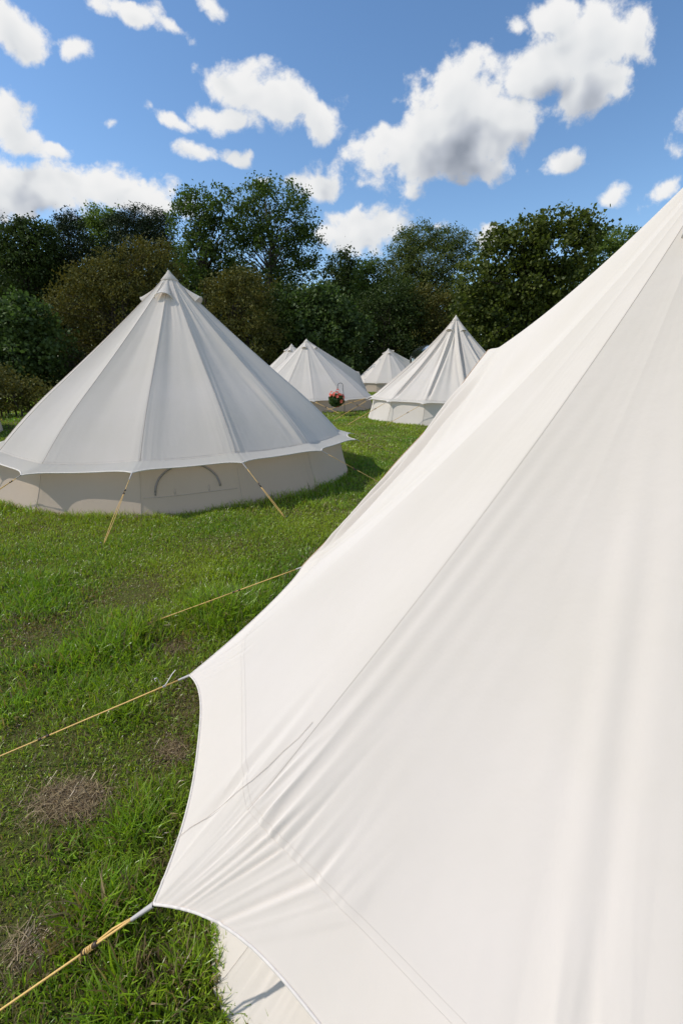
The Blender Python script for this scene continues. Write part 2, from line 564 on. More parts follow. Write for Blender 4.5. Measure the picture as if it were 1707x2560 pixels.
xs = axis([(-600, -60, 12), (-60, -12, 24), (-12, 6, 110), (6, 60, 27), (60, 600, 12)])
ys = axis([(-300, -10, 10), (-10, 0, 10), (0, 9, 80), (9, 60, 60), (60, 900, 20)])
GX, GY = np.meshgrid(xs, ys)
GZ = zg(GX, GY)
nx, ny = len(xs), len(ys)
idx = np.arange(nx * ny).reshape(ny, nx)
FQ = np.stack([idx[:-1, :-1], idx[:-1, 1:], idx[1:, 1:], idx[1:, :-1]], -1).reshape(-1, 4)
gnd = big_mesh('ground', np.stack([GX, GY, GZ], -1).reshape(-1, 3), FQ, M['ground'], smooth=True)
tag(gnd, 'green meadow ground under the tents', 'ground', kind='structure')


# ------------------------------------------------------------------ bell tents
def smooth01(x):
    x = np.clip(x, 0, 1)
    return x * x * (3 - 2 * x)


class Tent:
    """canvas cone: apex A, rim points Q (list of dicts p, sc), ridges from A to each rim point"""
    def __init__(s, A, rim, tv=.94, sag=.02, psag=.05, w0=.05, fold=.004, slack=0.0, seed=0, scp=4.0):
        s.A = np.array(A, float); s.Q = [np.array(q[0], float) for q in rim]; s.sc = [q[1] for q in rim]
        s.tv, s.sag, s.psag, s.w0, s.fold, s.slack, s.scp = tv, sag, psag, w0, fold, slack, scp
        s.r = random.Random(seed)
        s.ph = [[s.r.uniform(0, 6.28) for _ in range(8)] for _ in rim]
        s.amp = [[s.r.uniform(.4, 1.2) for _ in range(8)] for _ in rim]
        s.c = np.mean([q[:2] for q in s.Q], 0)
        n = len(s.Q); s.pn = []
        for i in range(n):
            v = np.cross(s.Q[i] - s.A, s.Q[(i + 1) % n] - s.A); v /= np.linalg.norm(v)
            s.pn.append(v if v[2] > 0 else -v)
        s.rn = []
        for i in range(n):
            v = s.pn[i - 1] + s.pn[i]; s.rn.append(v / np.linalg.norm(v))
        s.kb = 0.0
        s.groove = 0.0
        s.cr = .16

    def surf(s, i, u, t, hook=None):
        """panel i; arrays u (across) and t (apex 0 .. rim 1)"""
        n = len(s.Q); j = (i + 1) % n
        A, Qi, Qj = s.A, s.Q[i], s.Q[j]
        Li, Lj = np.linalg.norm(Qi - A), np.linalg.norm(Qj - A)
        P = A + ((1 - u)[..., None] * (Qi - A) + u[..., None] * (Qj - A)) * t[..., None]
        Lm = (1 - u) * Li + u * Lj
        W = np.linalg.norm(Qj - Qi)
        sm = u * u * (3 - 2 * u)
        nrm = (1 - sm)[..., None] * s.rn[i] + sm[..., None] * s.rn[j]
        nrm = nrm / np.linalg.norm(nrm, axis=-1)[..., None]
        d = np.zeros_like(t)
        d -= s.sag * Lm * 4 * t * (1 - t) * (1.15 - .3 * t)
        d -= s.psag * 4 * u * (1 - u) * np.sin(pi * np.clip(t, 0, 1) * .86) * W
        w = np.minimum(u, 1 - u) * W * np.maximum(t, .02)
        if s.kb:          # the cloth dips to the wall seam and flattens out in the valance
            a_ = np.clip((t - (s.tv - .30)) / .30, 0, 1)
            b_ = np.clip((t - s.tv) / (1 - s.tv), 0, 1)
            d -= s.kb * a_ ** 2.2 * (1 - b_)
        d -= s.cr * s.w0 * np.exp(-w / s.w0) * smooth01(t / .1) * (1 - smooth01((t - .90) / .10))
        # fine tension folds by the rim, spreading from each corner
        sv = (s.tv - t) * Lm
        for side in (0, 1):
            k = i if side == 0 else j
            ws = (u if side == 0 else 1 - u) * W * np.maximum(t, .05)
            a = s.fold * s.amp[i][side]
            env = np.exp(-ws / (.16 + .05 * s.amp[i][2 + side])) * np.exp(-np.abs(sv) / np.where(sv > 0, .28 + .25 * s.amp[i][4], .35)) * (1 - np.exp(-ws / .015))
            ph = s.ph[i][side] + .9 * np.sin(7 * ws + s.ph[i][2]) + 1.4 * sv
            d += a * env * (np.sin(2 * pi * ws / .045 + ph) + .6 * np.sin(2 * pi * ws / .083 + 2 * ph))
        # slack folds running down the panel
        if s.slack:
            env = np.sin(pi * np.clip(t, 0, 1) ** .8) ** .6
            f = 0
            for q in range(3):
                f = f + s.amp[i][q] * np.sin(2 * pi * (1.2 + q * 1.35) * u + s.ph[i][q + 3] + (.8 * q - .5) * t * 2) / (1 + .8 * q)
            d += s.slack * env * f * (1 - np.exp(-w / .05))
        if s.groove:      # slack cloth folds in beside each ridge
            wg = u * W * np.maximum(t, .05)
            eg = smooth01((t - .08) / .2) * (1 - smooth01((t - .86) / .09))
            d -= s.groove * s.amp[i][5] * eg * np.exp(-((wg - .065 - .02 * np.sin(4 * t + s.ph[i][6])) / .05) ** 2)
            wg2 = (1 - u) * W * np.maximum(t, .05)
            d -= .45 * s.groove * s.amp[i][6] * eg * np.exp(-((wg2 - .10 - .03 * np.sin(3 * t + s.ph[i][7])) / .05) ** 2)
        if hook is not None:
            d += hook(i, u, t, W, Lm)
        P = P + nrm * d[..., None]
        return P

    def ring(s, ts, nus, hook=None, edge=False):
        """grid of rows over all panels; ts in 0..1 between apex and tv (edge False) or tv and the scalloped rim"""
        cols = []
        for i in range(len(s.Q)):
            u = np.linspace(0, 1, nus[i] + 1)[:-1]
            u = u - .35 * np.sin(2 * pi * u) / (2 * pi) * 1.0       # denser near the ridges
            U, T = np.meshgrid(u, ts)
            if edge:
                te = 1 - s.sc[i] * (1 - np.abs(2 * u - 1) ** s.scp)
                T = s.tv + T * (te[None, :] - s.tv)
            cols.append(s.surf(i, U, T, hook))
        return np.concatenate(cols, 1)


def rope(parent, a, b, slider=.28, r=.004, double=True, tab=.1, sag=.0, peg=True, gap=.022, tabm=None):
    """guy line from rim corner a to the ground at b, sliding toggle, steel peg"""
    a, b = np.array(a, float), np.array(b, float)
    ln = np.linalg.norm(b - a)
    e = (b - a) / ln
    side = np.cross(e, [0, 0, 1.0]); side /= np.linalg.norm(side)
    mb = MB()

    def pt(k): return a + (b - a) * k + np.array([0, 0, -sag * 4 * k * (1 - k)])
    k0 = tab / ln
    mb.tube([pt(k0 + (slider - k0) * q / 4) for q in range(5)], r, 6)
    if double:
        for sg in (-1, 1):
            mb.tube([pt(slider + (1 - slider) * q / 6) + side * sg * gap * .5 * sin(pi * (q + .35) / 6.7) for q in range(7)], r * .9, 6)
    else:
        mb.tube([pt(slider + (1 - slider) * q / 6) for q in range(7)], r, 6)
    o = mb.build('guy_rope', M['rope'], parent)
    # webbing tab at the corner
    tb = MB()
    up = np.cross(side, e)
    rows = []
    for q in range(5):
        p = a + e * tab * q / 4 * 1.02
        wd = .008 * (1 - .35 * q / 4)
        rows.append([p + side * wd + up * .003, p + up * .006, p - side * wd + up * .003, p - side * wd - up * .003, p - up * .001, p + side * wd - up * .003])
    tb.grid(np.array(rows), 0, close=True)
    tb.build('webbing_tab', M['webbing'], o)
    sl = MB()
    c = pt(slider)
    for dk in (-.022, .022):
        sl.tube([c + e * (dk - .008), c + e * (dk + .008)], r * 2.3, 8)
    sl.tube([c - e * .02 + side * r, c + e * .02 + side * r], r * 1.6, 6)
    sl.build('rope_slider', M['slider'], o)
    if peg:
        pg = MB()
        d = np.array([-e[0], -e[1], 0]) * .35 + np.array([0, 0, -1]); d /= np.linalg.norm(d)
        top = b - d * .03
        pg.tube([top - d * .01 + side * .018, top - d * .02 + side * .01, top - d * .02, top, top + d * .16], .0035, 6)
        pg.build('tent_peg', M['peg'], o)
    return o


def make_tent(label, group, T, base, gz, nus, nt=26, nv=7, vents=(), cap=.045, ropes=(), hook=None, hem=.006, seams=None, wall_rows=7,
              thread_r=.0025, vent_s=1.0, wall_mat='wall', door=None, wall_u=None, name='bell_tent', val_mat='valance', hollow=.018):
    root = empty(name, (T.c[0], T.c[1], gz), label, 'tent', group)
    ts = np.concatenate([np.linspace(.004, .10, 6)[:-1], np.linspace(.10, T.tv, nt)])
    P = T.ring(ts, nus, hook)
    mb = MB(); mb.grid(P, 0, close=True)
    tops = P[0].mean(0) + np.array([0, 0, .01])
    # ridge seams: thin stitched thread lines lying on the cloth
    offs = np.cumsum([0] + list(nus))
    if seams is None: seams = range(len(nus))
    for i in seams:
        u = np.full(30, .0); t = np.linspace(.06, T.tv, 30)
        pp = T.surf(i, u + .012, t, hook) + np.array([0, 0, .0015])
        mb.tube(pp, thread_r, 4, 1)
    # stitched double row where wall and roof meet
    for tt in (T.tv - .006, T.tv + .0):
        rr = T.ring(np.array([tt]), [max(8, n // 2) for n in nus], hook)[0] + np.array([0, 0, .0015])
        mb.tube(np.concatenate([rr, rr[:1]]), thread_r * .6, 3, 2, cap=False)
    mb.build('canopy', [M['canvas'], M['thread'], M['hem']], root)
    # valance
    V = T.ring(np.linspace(0, 1, nv), nus, hook, edge=True)
    V = V.copy()
    vb = MB(); vb.grid(V, 0, close=True)
    e_ = V[-1]
    vb.tube(np.concatenate([e_, e_[:1]]), hem, 6, 1, cap=False)
    val = vb.build('valance', [M[val_mat], M['hem']], root)
    # wall
    top = T.ring(np.array([T.tv - .004]), nus, hook)[0] - np.array([0, 0, .012])
    rows = []
    nb = len(base)
    for k in range(wall_rows):
        q = k / (wall_rows - 1)
        col = []
        for ci, p in enumerate(top):
            d = p[:2] - T.c
            a = math.atan2(d[1], d[0])
            rb = base(a)
            bx, by = T.c[0] + rb * cos(a), T.c[1] + rb * sin(a)
            bz = float(zg(bx, by)) - .03
            # sheer cloth: slightly hollow between roof seam and ground
            x = p[0] + (bx - p[0]) * q; y = p[1] + (by - p[1]) * q
            rad = hollow * sin(pi * q) + .012 * sin(pi * q) * sin(9 * a + 1.7)
            x -= cos(a) * rad; y -= sin(a) * rad
            col.append((x, y, p[2] + (bz - p[2]) * q))
        rows.append(col)
    rows = np.array(rows)
    wb = MB(); wb.grid(rows, 0, close=True)
    for i in range(len(nus)):
        c0 = offs[i]
        wb.tube([rows[k][c0] * 1.0 + np.append((rows[k][c0][:2] - T.c) / np.linalg.norm(rows[k][c0][:2] - T.c) * .002, 0) for k in range(wall_rows)], thread_r, 4, 1)
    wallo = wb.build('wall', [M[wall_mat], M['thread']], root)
    # apex cap
    cb = MB()
    rr = []
    for k, (tt, up) in enumerate(((.0, .0), (.012, 0), (cap * .6, 0), (cap, 0), (cap * 1.03, 0))):
        if k == 0:
            rr.append(np.repeat([T.A + np.array([0, 0, .02])], 40, 0) + .0)
            a = np.arange(40) * 2 * pi / 40
            rr[0] = rr[0] + .012 * np.stack([np.cos(a), np.sin(a), 0 * a], -1)
        else:
            P1 = T.ring(np.array([tt]), [6] * len(nus))[0]
            # resample to 40 by angle
            an = np.arctan2(P1[:, 1] - T.A[1], P1[:, 0] - T.A[0]); o = np.argsort(an)
            aa = np.linspace(-pi, pi, 41)[:-1]
            x = np.interp(aa, an[o], np.hypot(P1[o, 0] - T.A[0], P1[o, 1] - T.A[1]), period=2 * pi) + (.008 if k < 4 else .003)
            rr.append(np.stack([T.A[0] + x * np.cos(aa), T.A[1] + x * np.sin(aa), np.full(40, P1[:, 2].mean() + .012 - (.004 if k == 4 else 0))], -1))
    if cap:
        rr[0] = np.stack([T.A[0] + .012 * np.cos(aa), T.A[1] + .012 * np.sin(aa), np.full(40, T.A[2] + .025)], -1)
        cb.grid(np.array(rr), 0, close=True)
        cb.add(rr[0], [list(range(40))], 0)
        cb.build('apex_cap', M['canvas'], root)
    # vent hoods
    for (i, u0) in vents:
        hb = MB()
        t1, t2 = cap * 1.25, .155
        n = 13
        rows = []
        for k in range(7):
            q = k / 6
            t = t1 + (t2 - t1) * q
            hw = (.012 + .105 * q ** 1.2) * vent_s
            hh = (.004 + .085 * q ** 1.5) * vent_s
            c = T.surf(i, np.array([u0]), np.array([t]))[0]
            c2 = T.surf(i, np.array([u0]), np.array([t + .02]))[0]
            dn = (c2 - c); dn /= np.linalg.norm(dn)
            out = np.array([dn[0], dn[1], 0]); out /= np.linalg.norm(out)
            sd_ = np.array([-out[1], out[0], 0])
            nr = np.cross(sd_, dn); nr /= np.linalg.norm(nr)
            if nr[2] < 0: nr = -nr
            row = []
            for m_ in range(n):
                a = pi * m_ / (n - 1)
                row.append(c + sd_ * hw * cos(a) + nr * (hh * sin(a) ** .8 + .003) - dn * 0.012 * sin(a))
            rows.append(row)
        rows = np.array(rows)
        hb.grid(rows, 0)
        hb.tube(rows[-1], .007 * vent_s, 5, 1)
        hb.build('vent_hood', [M['canvas'], M['hem']], root)
    for (i, b, kw) in ropes:
        rope(root, T.Q[i], b, **kw)
    return root, P, V, rows, wallo


def circ_base(R):
    class B:
        def __call__(s, a): return R
        def __len__(s): return 1
    return B()


def poly_base(T, R):
    """base outline: rounded polygon following the rim corners"""
    n = len(T.Q)
    an = sorted(math.atan2(q[1] - T.c[1], q[0] - T.c[0]) for q in T.Q)

    class B:
        def __len__(s): return 1

        def __call__(s, a):
            for k in range(n):
                a0, a1 = an[k], an[(k + 1) % n]
                if k == n - 1: a1 += 2 * pi
                aa = a if a >= an[0] else a + 2 * pi
                if a0 <= aa <= a1:
                    h = (a1 - a0) / 2
                    mid = (a0 + a1) / 2
                    r = R * cos(h) / cos(aa - mid)
                    return .65 * r + .35 * R
            return R
    return B()


BS = 1.15                       # the far tents' survey was taken at 1/1.15


def wb(x, y, z):
    return np.array([BS * x, BS * y, CAM_H + BS * (z - 1.4819)])


TG = 'cream canvas bell tents pitched in the meadow'

# ---- tent in the middle distance, left
A = wb(-2.3869, 7.0843, 2.765)
Re, R0 = 2.575 * BS, 2.5 * BS
cx, cy = A[0], A[1]


def corner_from_px(px, py, th, z):
    """rim corner seen at px,py: on the vertical cylinder of radius Re"""
    r = ray(px, py)
    o = np.array([0, 0, CAM_H])
    a = r[0] ** 2 + r[1] ** 2; b = 2 * (r[0] * (o[0] - cx) + r[1] * (o[1] - cy)); c = (o[0] - cx) ** 2 + (o[1] - cy) ** 2 - Re ** 2
    disc = b * b - 4 * a * c
    k = (-b - math.sqrt(disc)) / (2 * a)
    return o + r * k


N14 = 14
rimL = []
seen = {-1: (52, 1188), 0: (330, 1182), 1: (606, 1157), 2: (804, 1127)}
for k in range(-1, 13):
    th = .0978 + k * 2 * pi / N14
    if k in seen:
        p = corner_from_px(*seen[k], th, 0)
    else:
        zz = .84
        p = np.array([cx + Re * sin(th), cy - Re * cos(th), zz])
        if k == 3:
            p = at(889, 1099, p[1]); 
        if k == 4:
            p = at(877, 1083, p[1])
    rimL.append((p, .018))
TL = Tent(A, rimL, tv=.935, sag=.012, psag=.06, w0=.06, fold=.006, slack=.004, seed=3, scp=5.0)
TL.c = np.array([cx, cy]); TL.kb = .095; TL.cr = .22; TL.groove = .003
nusL = [40, 46, 46, 46, 34, 20] + [14] * 8
ropesL = [
    (0, on_ground(-60, 1262), dict(slider=.2)),
    (1, on_ground(257, 1366), dict(slider=.28)),
    (2, on_ground(716, 1299), dict(slider=.40)),
    (3, on_ground(985, 1226), dict(slider=.45)),
    (4, on_ground(1040, 1150), dict(slider=.4)),
    (5, on_ground(1060, 1100), dict(slider=.4, double=False)),
    (13, np.array([cx - 4.1, cy - 2.1, float(zg(cx - 4.1, cy - 2.1))]), dict(slider=.3)),
]


def left_pleats(i, u, t, W, Lm):
    d = np.zeros_like(t)
    wa = u * W * np.maximum(t, .05); wc = (1 - u) * W * np.maximum(t, .05)
    def pl(w, c, sg, h, t0, t1):
        return h * np.exp(-((w - c - .02 * np.sin(3 * t)) / sg) ** 2) * smooth01((t - t0) / .15) * (1 - smooth01((t - t1) / .06))
    if i == 3:
        d += pl(wa, .055, .028, .016, .45, .90) - pl(wa, .12, .03, .012, .40, .88) + pl(wa, .19, .035, .006, .35, .85)
    if i == 2:
        d += pl(wc, .06, .03, .014, .55, .90) - pl(wc, .13, .035, .010, .5, .88); d += pl(wa, .07, .03, .008, .12, .9)
    if i == 4:
        d += pl(wa, .06, .03, .012, .3, .9) - pl(wa, .14, .04, .010, .3, .9)
    if i in (1, 2, 3):      # pleats hanging below the vents
        for c in (.25, .42, .58, .75):
            d += .010 * np.exp(-((u - c) / .07) ** 2) * np.exp(-((t - .22) / .12) ** 2) * np.sin(9 * c + i)
    d += .004 * np.sin(2 * pi * (1.5 * u + .4 * t) + i) * np.sin(pi * u) * np.sin(pi * np.clip(t, 0, 1))
    return d


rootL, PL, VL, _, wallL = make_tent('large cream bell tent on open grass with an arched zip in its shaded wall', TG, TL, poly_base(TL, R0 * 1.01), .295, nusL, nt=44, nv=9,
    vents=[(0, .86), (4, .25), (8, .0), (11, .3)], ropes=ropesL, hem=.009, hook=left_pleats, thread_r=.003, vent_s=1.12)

# arched window zip on the left tent's wall (between corners 1 and 2)
def wall_pt(T, base, i, u, q):
    top = T.surf(i, np.array([u]), np.array([T.tv - .004]))[0] - np.array([0, 0, .012])
    d = top[:2] - T.c
    a = math.atan2(d[1], d[0])
    rb = base(a)
    bx, by = T.c[0] + rb * cos(a), T.c[1] + rb * sin(a)
    bz = float(zg(bx, by)) - .03
    x = top[0] + (bx - top[0]) * q; y = top[1] + (by - top[1]) * q
    rad = .018 * sin(pi * q) + .012 * sin(pi * q) * sin(9 * a + 1.7)
    x -= cos(a) * rad; y -= sin(a) * rad
    out = np.array([cos(a), sin(a), 0])
    return np.array([x, y, top[2] + (bz - top[2]) * q]) + out * .006


bL = poly_base(TL, R0 * 1.01)
zb = MB()
pp = []
for k in range(25):
    a = pi * k / 24
    pp.append(wall_pt(TL, bL, 1, .47 - .33 * cos(a), .54 - .46 * sin(a)))
zb.tube(pp, .013, 6)
zb.tube([pp[0] + np.array([0, -.004, .0]), pp[0] + np.array([.0, -.006, -.035])], .011, 5)
zb.build('window_zip', M['zip'], wallL)
sb = MB()
sb.tube([wall_pt(TL, bL, 1, .03 + .94 * k / 20, .62) for k in range(21)], .0035, 4)
for uu in (.33, .68):
    sb.tube([wall_pt(TL, bL, 1, uu, .5), wall_pt(TL, bL, 1, uu, .60)], .005, 4)
sb.build('window_seam', M['thread'], wallL)

# ---- the near tent, filling the right of the picture
AN = np.array([1.455, 2.03, 2.875])
def nz(px, py, z): 
    r = ray(px, py); k = (z - CAM_H) / r[2]
    return np.array([0, 0, CAM_H]) + r * k
P3 = nz(755, 1418, .518); P2 = nz(474, 1689, .518); P1 = nz(384, 2262, .518)
CN = AN[:2]
def pol(deg, R, z): return np.array([CN[0] + R * cos(radians(deg)), CN[1] + R * sin(radians(deg)), z])
P0 = pol(239, 2.2, .50)
K = at(1222, 874, 4.25)
rimN = [(P0, .035), (pol(268, 2.2, .52), .035), (pol(299, 2.2, .52), .035), (pol(330, 2.2, .52), .035), (pol(1, 2.2, .52), .035), (pol(34, 2.2, .52), .03),
        (pol(64, 2.3, .55), .0), (K, .0), (P3, .028), (P2, .032), (P1, .045)]
# K sits on the A-frame of the doorway; the list runs anticlockwise
rimN[6] = (pol(58, 2.25, .55), .0)
TN = Tent(AN, rimN, tv=.895, sag=.030, psag=.03, w0=.045, fold=.0, slack=.0, seed=5, scp=3.2)
TN.c = CN.copy(); TN.cr = .30; TN.w0 = .12
IP1, IP2, IP3, IK = 10, 9, 8, 7


def near_folds(i, u, t, W, Lm):
    """wrinkles of the near tent's cloth (metres along the panel normal)"""
    d = np.zeros_like(t)
    sv = (TN.tv - t) * Lm                     # distance above the stitched seam
    below = sv < 0

    VL = (1 - TN.tv) * Lm

    def folds(ws, n, reach, amp, up, seed, conv=.6, low=1.0):
        """n single creases starting at the stitched seam, each with its own place, width and length; they draw together in the valance"""
        r_ = np.random.default_rng(seed)
        o = np.zeros_like(ws)
        for _ in range(n):
            c = reach * r_.random() ** 1.25 + .008
            sg = r_.uniform(.0036, .0095) * (1 + c / reach * .8)
            h = amp * r_.uniform(.35, 1.2) * (1 - .75 * (c / reach) ** 1.5) * (1 if r_.random() < .72 else -.8)
            ln = up * r_.uniform(.25, 1.15) * (1 - .5 * c / reach)
            l2 = r_.uniform(.35, 1.1)
            dr = r_.uniform(-.10, .16)
            bias = r_.random()
            cc = c * np.where(below, 1 + np.clip(sv / VL, -1, 0) * conv, 1.0) + np.where(below, 0, dr * sv) + .003 * np.sin(14 * sv + 9 * bias)
            env = np.where(below, np.exp(-(np.clip(-sv / VL, 0, 2) / l2) ** 2) * (low if bias < .8 else .2), np.exp(-(np.maximum(sv, 0) / ln) ** 1.5) * (1 if bias > .15 else .1))
            w_ = sg * np.where(below, 1 + .5 * np.clip(sv / VL, -1, 0), 1 + .9 * np.maximum(sv, 0) / up)
            o += h * env * np.exp(-((ws - cc) / w_) ** 2)
        # the seam itself pinches the cloth
        return o * (1 - .45 * np.exp(-(sv / .012) ** 2)) * (1 - np.exp(-ws / .006))
    wa = u * W * np.maximum(t, .05)
    wbb = (1 - u) * W * np.maximum(t, .05)
    ea = 1 - np.exp(-wa / .02)
    eb = 1 - np.exp(-wbb / .02)
    if i == IP1:            # panel from P1 round to P0 (facing the camera)
        d += folds(wa, 52, .44, .0062, .30, 4)
        d += folds(wbb, 16, .30, .0030, .40, 8)
        # long soft folds by the right-hand ridge
        e = np.exp(-((wbb - .11) / .09) ** 2) * smooth01((t - .30) / .4) * eb
        d += e * .0045 * np.sin(2 * pi * wbb / .13 + .9)
        # soft parallel folds beside the P1 ridge, running high up
        e = np.exp(-wa / .10) * smooth01((t - .25) / .4) * (1 - smooth01((t - .84) / .06)) * (1 - np.exp(-wa / .03))
        d += e * .0045 * np.sin(2 * pi * wa / .075 + 1.2 * t)
        # broad shallow waves over the middle of the panel
        d += .0010 * np.sin(2 * pi * (u * 2.3 + .7 * t) + 1.3 * np.sin(5 * u + 4 * t)) * np.sin(pi * u) * smooth01((t - .3) / .3)
    if i == IP2:            # panel from P2 to P1
        d += folds(wbb, 14, .20, .0036, .22, 12, low=.9)
        d += folds(wa, 12, .22, .0036, .14, 13)
        e = np.exp(-((wbb - .10) / .06) ** 2) * smooth01((t - .76) / .1) * (1 - smooth01((t - .93) / .05)) * eb
        d += e * .006 * np.sin(2 * pi * wbb / .11 + 5 * t)
    if i == IP3:            # panel from P3 to P2
        d += folds(wbb, 14, .22, .0026, .2, 16)
        d += folds(wa, 12, .2, .0026, .2, 17)
        e = np.exp(-((wa - .22) / .10) ** 2) * smooth01((t - .45) / .3) * (1 - smooth01((t - .90) / .08)) * ea
        d += e * .008 * np.sin(2 * pi * wa / .19 + 1.0)
    if i == IK:             # the slack doorway panel, K to P3
        e = np.sin(pi * np.clip(u, 0, 1)) ** .7 * smooth01((t - .45) / .35)
        d += e * (.040 * np.sin(2 * pi * ((1 - t) * 5.0 - .9 * u) + .3) * smooth01((t - .6) / .3) * (.5 + .5 * np.sin(5 * u + 1)))
        d += e * .006 * np.sin(2 * pi * ((1 - t) * 11.0 - 2.2 * u) + 2.0)
        eu = smooth01((u - .12) / .2) * (1 - smooth01((u - .86) / .12))
        for (c, sl, h, sg) in ((.974, .030, -.045, .0080), (.952, .045, .030, .009), (.928, .060, -.060, .0115), (.898, .085, .028, .012), (.868, .10, -.040, .014)):
            d += eu * h * np.exp(-((t - c - sl * (u - .5) - .004 * np.sin(9 * u)) / sg) ** 2)
    # faint ridge-long creases
    e = smooth01((t - .15) / .2)
    d += e * .0001 * np.sin(2 * pi * u * 9 + 5 * np.sin(3 * t + i) + 4 * np.sin(5 * u + i) + i)
    return d


nusN = [60, 12, 10, 10, 10, 10, 10, 110, 130, 150, 260]
gN = float(zg(*CN))
nr_ropes = [
    (IP1, on_ground(-120, 2610), dict(slider=.30, double=False, r=.0034, tab=.085, peg=True)),
    (IP2, on_ground(-110, 1938), dict(slider=.62, double=False, r=.0034, tab=.06)),
    (IP3, on_ground(338, 1571), dict(slider=.40, double=False, r=.0036, tab=.05)),
]
rootN, PN, VN, _, wallN = make_tent('huge near bell tent whose sunlit canvas fills the right foreground', TG, TN, poly_base(TN, 2.178), gN, nusN, nt=150, nv=34,
    cap=.03, ropes=nr_ropes, hook=near_folds, hem=.0045, thread_r=.0005, wall_rows=12, wall_mat='canvas', val_mat='canvas', hollow=.21, seams=(10,), vents=[(0, .0), (3, 0), (6, 0)])

# knotted second strand on P1's rope and the white tie on P2's rope
def part_tube(name, pts, r, mat, parent, n=6):
    b = MB(); b.tube(pts, r, n); return b.build(name, M[mat], parent)


def rope_pt(a, b, k): return np.array(a) + (np.array(b) - np.array(a)) * k


r1a, r1b = P1, nr_ropes[0][1]
e1 = (r1b - r1a) / np.linalg.norm(r1b - r1a)
kb = MB()
c0 = r1a + e1 * .08
ln1 = np.linalg.norm(r1b - r1a)
c1 = r1a + e1 * .30 * ln1
sd1 = np.cross(e1, [0, 0, 1.0]); sd1 /= np.linalg.norm(sd1)
kb.tube([c0 + sd1 * .003, (c0 + c1) / 2 + sd1 * .012, c1 + sd1 * .004], .0032, 6)
pts = []
for k in range(40):
    a = k / 39
    pts.append(c1 + e1 * (-.015 + .035 * a) + .006 * (cos(2 * pi * 3.5 * a) * sd1 + sin(2 * pi * 3.5 * a) * np.cross(sd1, e1)))
kb.tube(pts, .003, 6)
kb.tube([c1 + e1 * .03 + sd1 * .008, c1 + e1 * .05 + sd1 * .012 - np.array([0, 0, .015]), c1 + e1 * .055 + sd1 * .01 - np.array([0, 0, .028])], .0028, 6)
kb.build('rope_knot', M['rope'], rootN)
r2a, r2b = P2, nr_ropes[1][1]
e2_ = (r2b - r2a) / np.linalg.norm(r2b - r2a)
c2 = r2a + e2_ * .14
bw = MB()
def ribbon(b_, pts, w, nrm):
    rows = []
    for p in pts:
        rows.append([np.array(p) - np.array(nrm) * w, np.array(p) + np.array(nrm) * w])
    b_.grid(np.array(rows), 0)
zz = np.array([0, 0, 1.0])
ribbon(bw, [c2, c2 + np.array([.014, .014, .02]), c2 + np.array([.03, .035, .045]), c2 + np.array([.045, .05, .06])], .007, (.5, -.6, .3))
ribbon(bw, [c2, c2 + np.array([-.02, .0, .012]), c2 + np.array([-.04, .02, .035]), c2 + np.array([-.055, .02, .03]), c2 + np.array([-.05, .02, .012])], .009, (.5, -.6, .3))
bw.tube([c2 - e2_ * .008, c2 + e2_ * .008], .006, 6)
bw.build('tape_tie', M['webbing'], rootN)
# doorway: edge piping from the A-frame top down to the corner, cloth hanging behind it
edge = TN.surf(IK, np.linspace(0, 1, 60), np.ones(60) * (1.0), near_folds)
pb = MB(); pb.tube(edge + np.array([-.003, .002, .001]), .0045, 5); pb.build('door_piping', M['piping'], rootN)
bd = MB()
rows = []
inn = edge[:] + np.array([.03, .01, -.02])
for k in range(6):
    q = k / 5
    rows.append([np.array([p[0] + .10 * q, p[1] + .05 * q, p[2] + (float(zg(p[0], p[1])) - p[2]) * q]) for p in inn])
bd.grid(np.array(rows), 0)
e2dge = TN.surf(6, np.linspace(0, 1, 30), np.ones(30), near_folds)
rows = []
for k in range(6):
    q = k / 5
    rows.append([np.array([p[0], p[1] - .03, p[2] - .02 + (float(zg(p[0], p[1])) - p[2]) * q]) for p in e2dge])
bd.grid(np.array(rows), 0)
bd.build('door_panel', M['canvas'], rootN)
# loose brown thread line: panel seam wandering from the ridge to the P2-P1 hem
def tp(u, t): return TN.surf(IP2, np.array([u]), np.array([t]), near_folds)[0] + np.array([-.002, 0, .002])
sm = MB()
us = [.985, .97, .955, .945, .93, .915, .90, .885, .875, .865]
tt = np.linspace(.80, .985, len(us))
sm.tube([tp(1 - (1 - .985) - .13 * ((k / 9) ** 1.3) + .004 * sin(k * 2.2), tt[k]) for k in range(10)], .0008, 4)
sm.build('loose_seam', M['thread'], rootN)

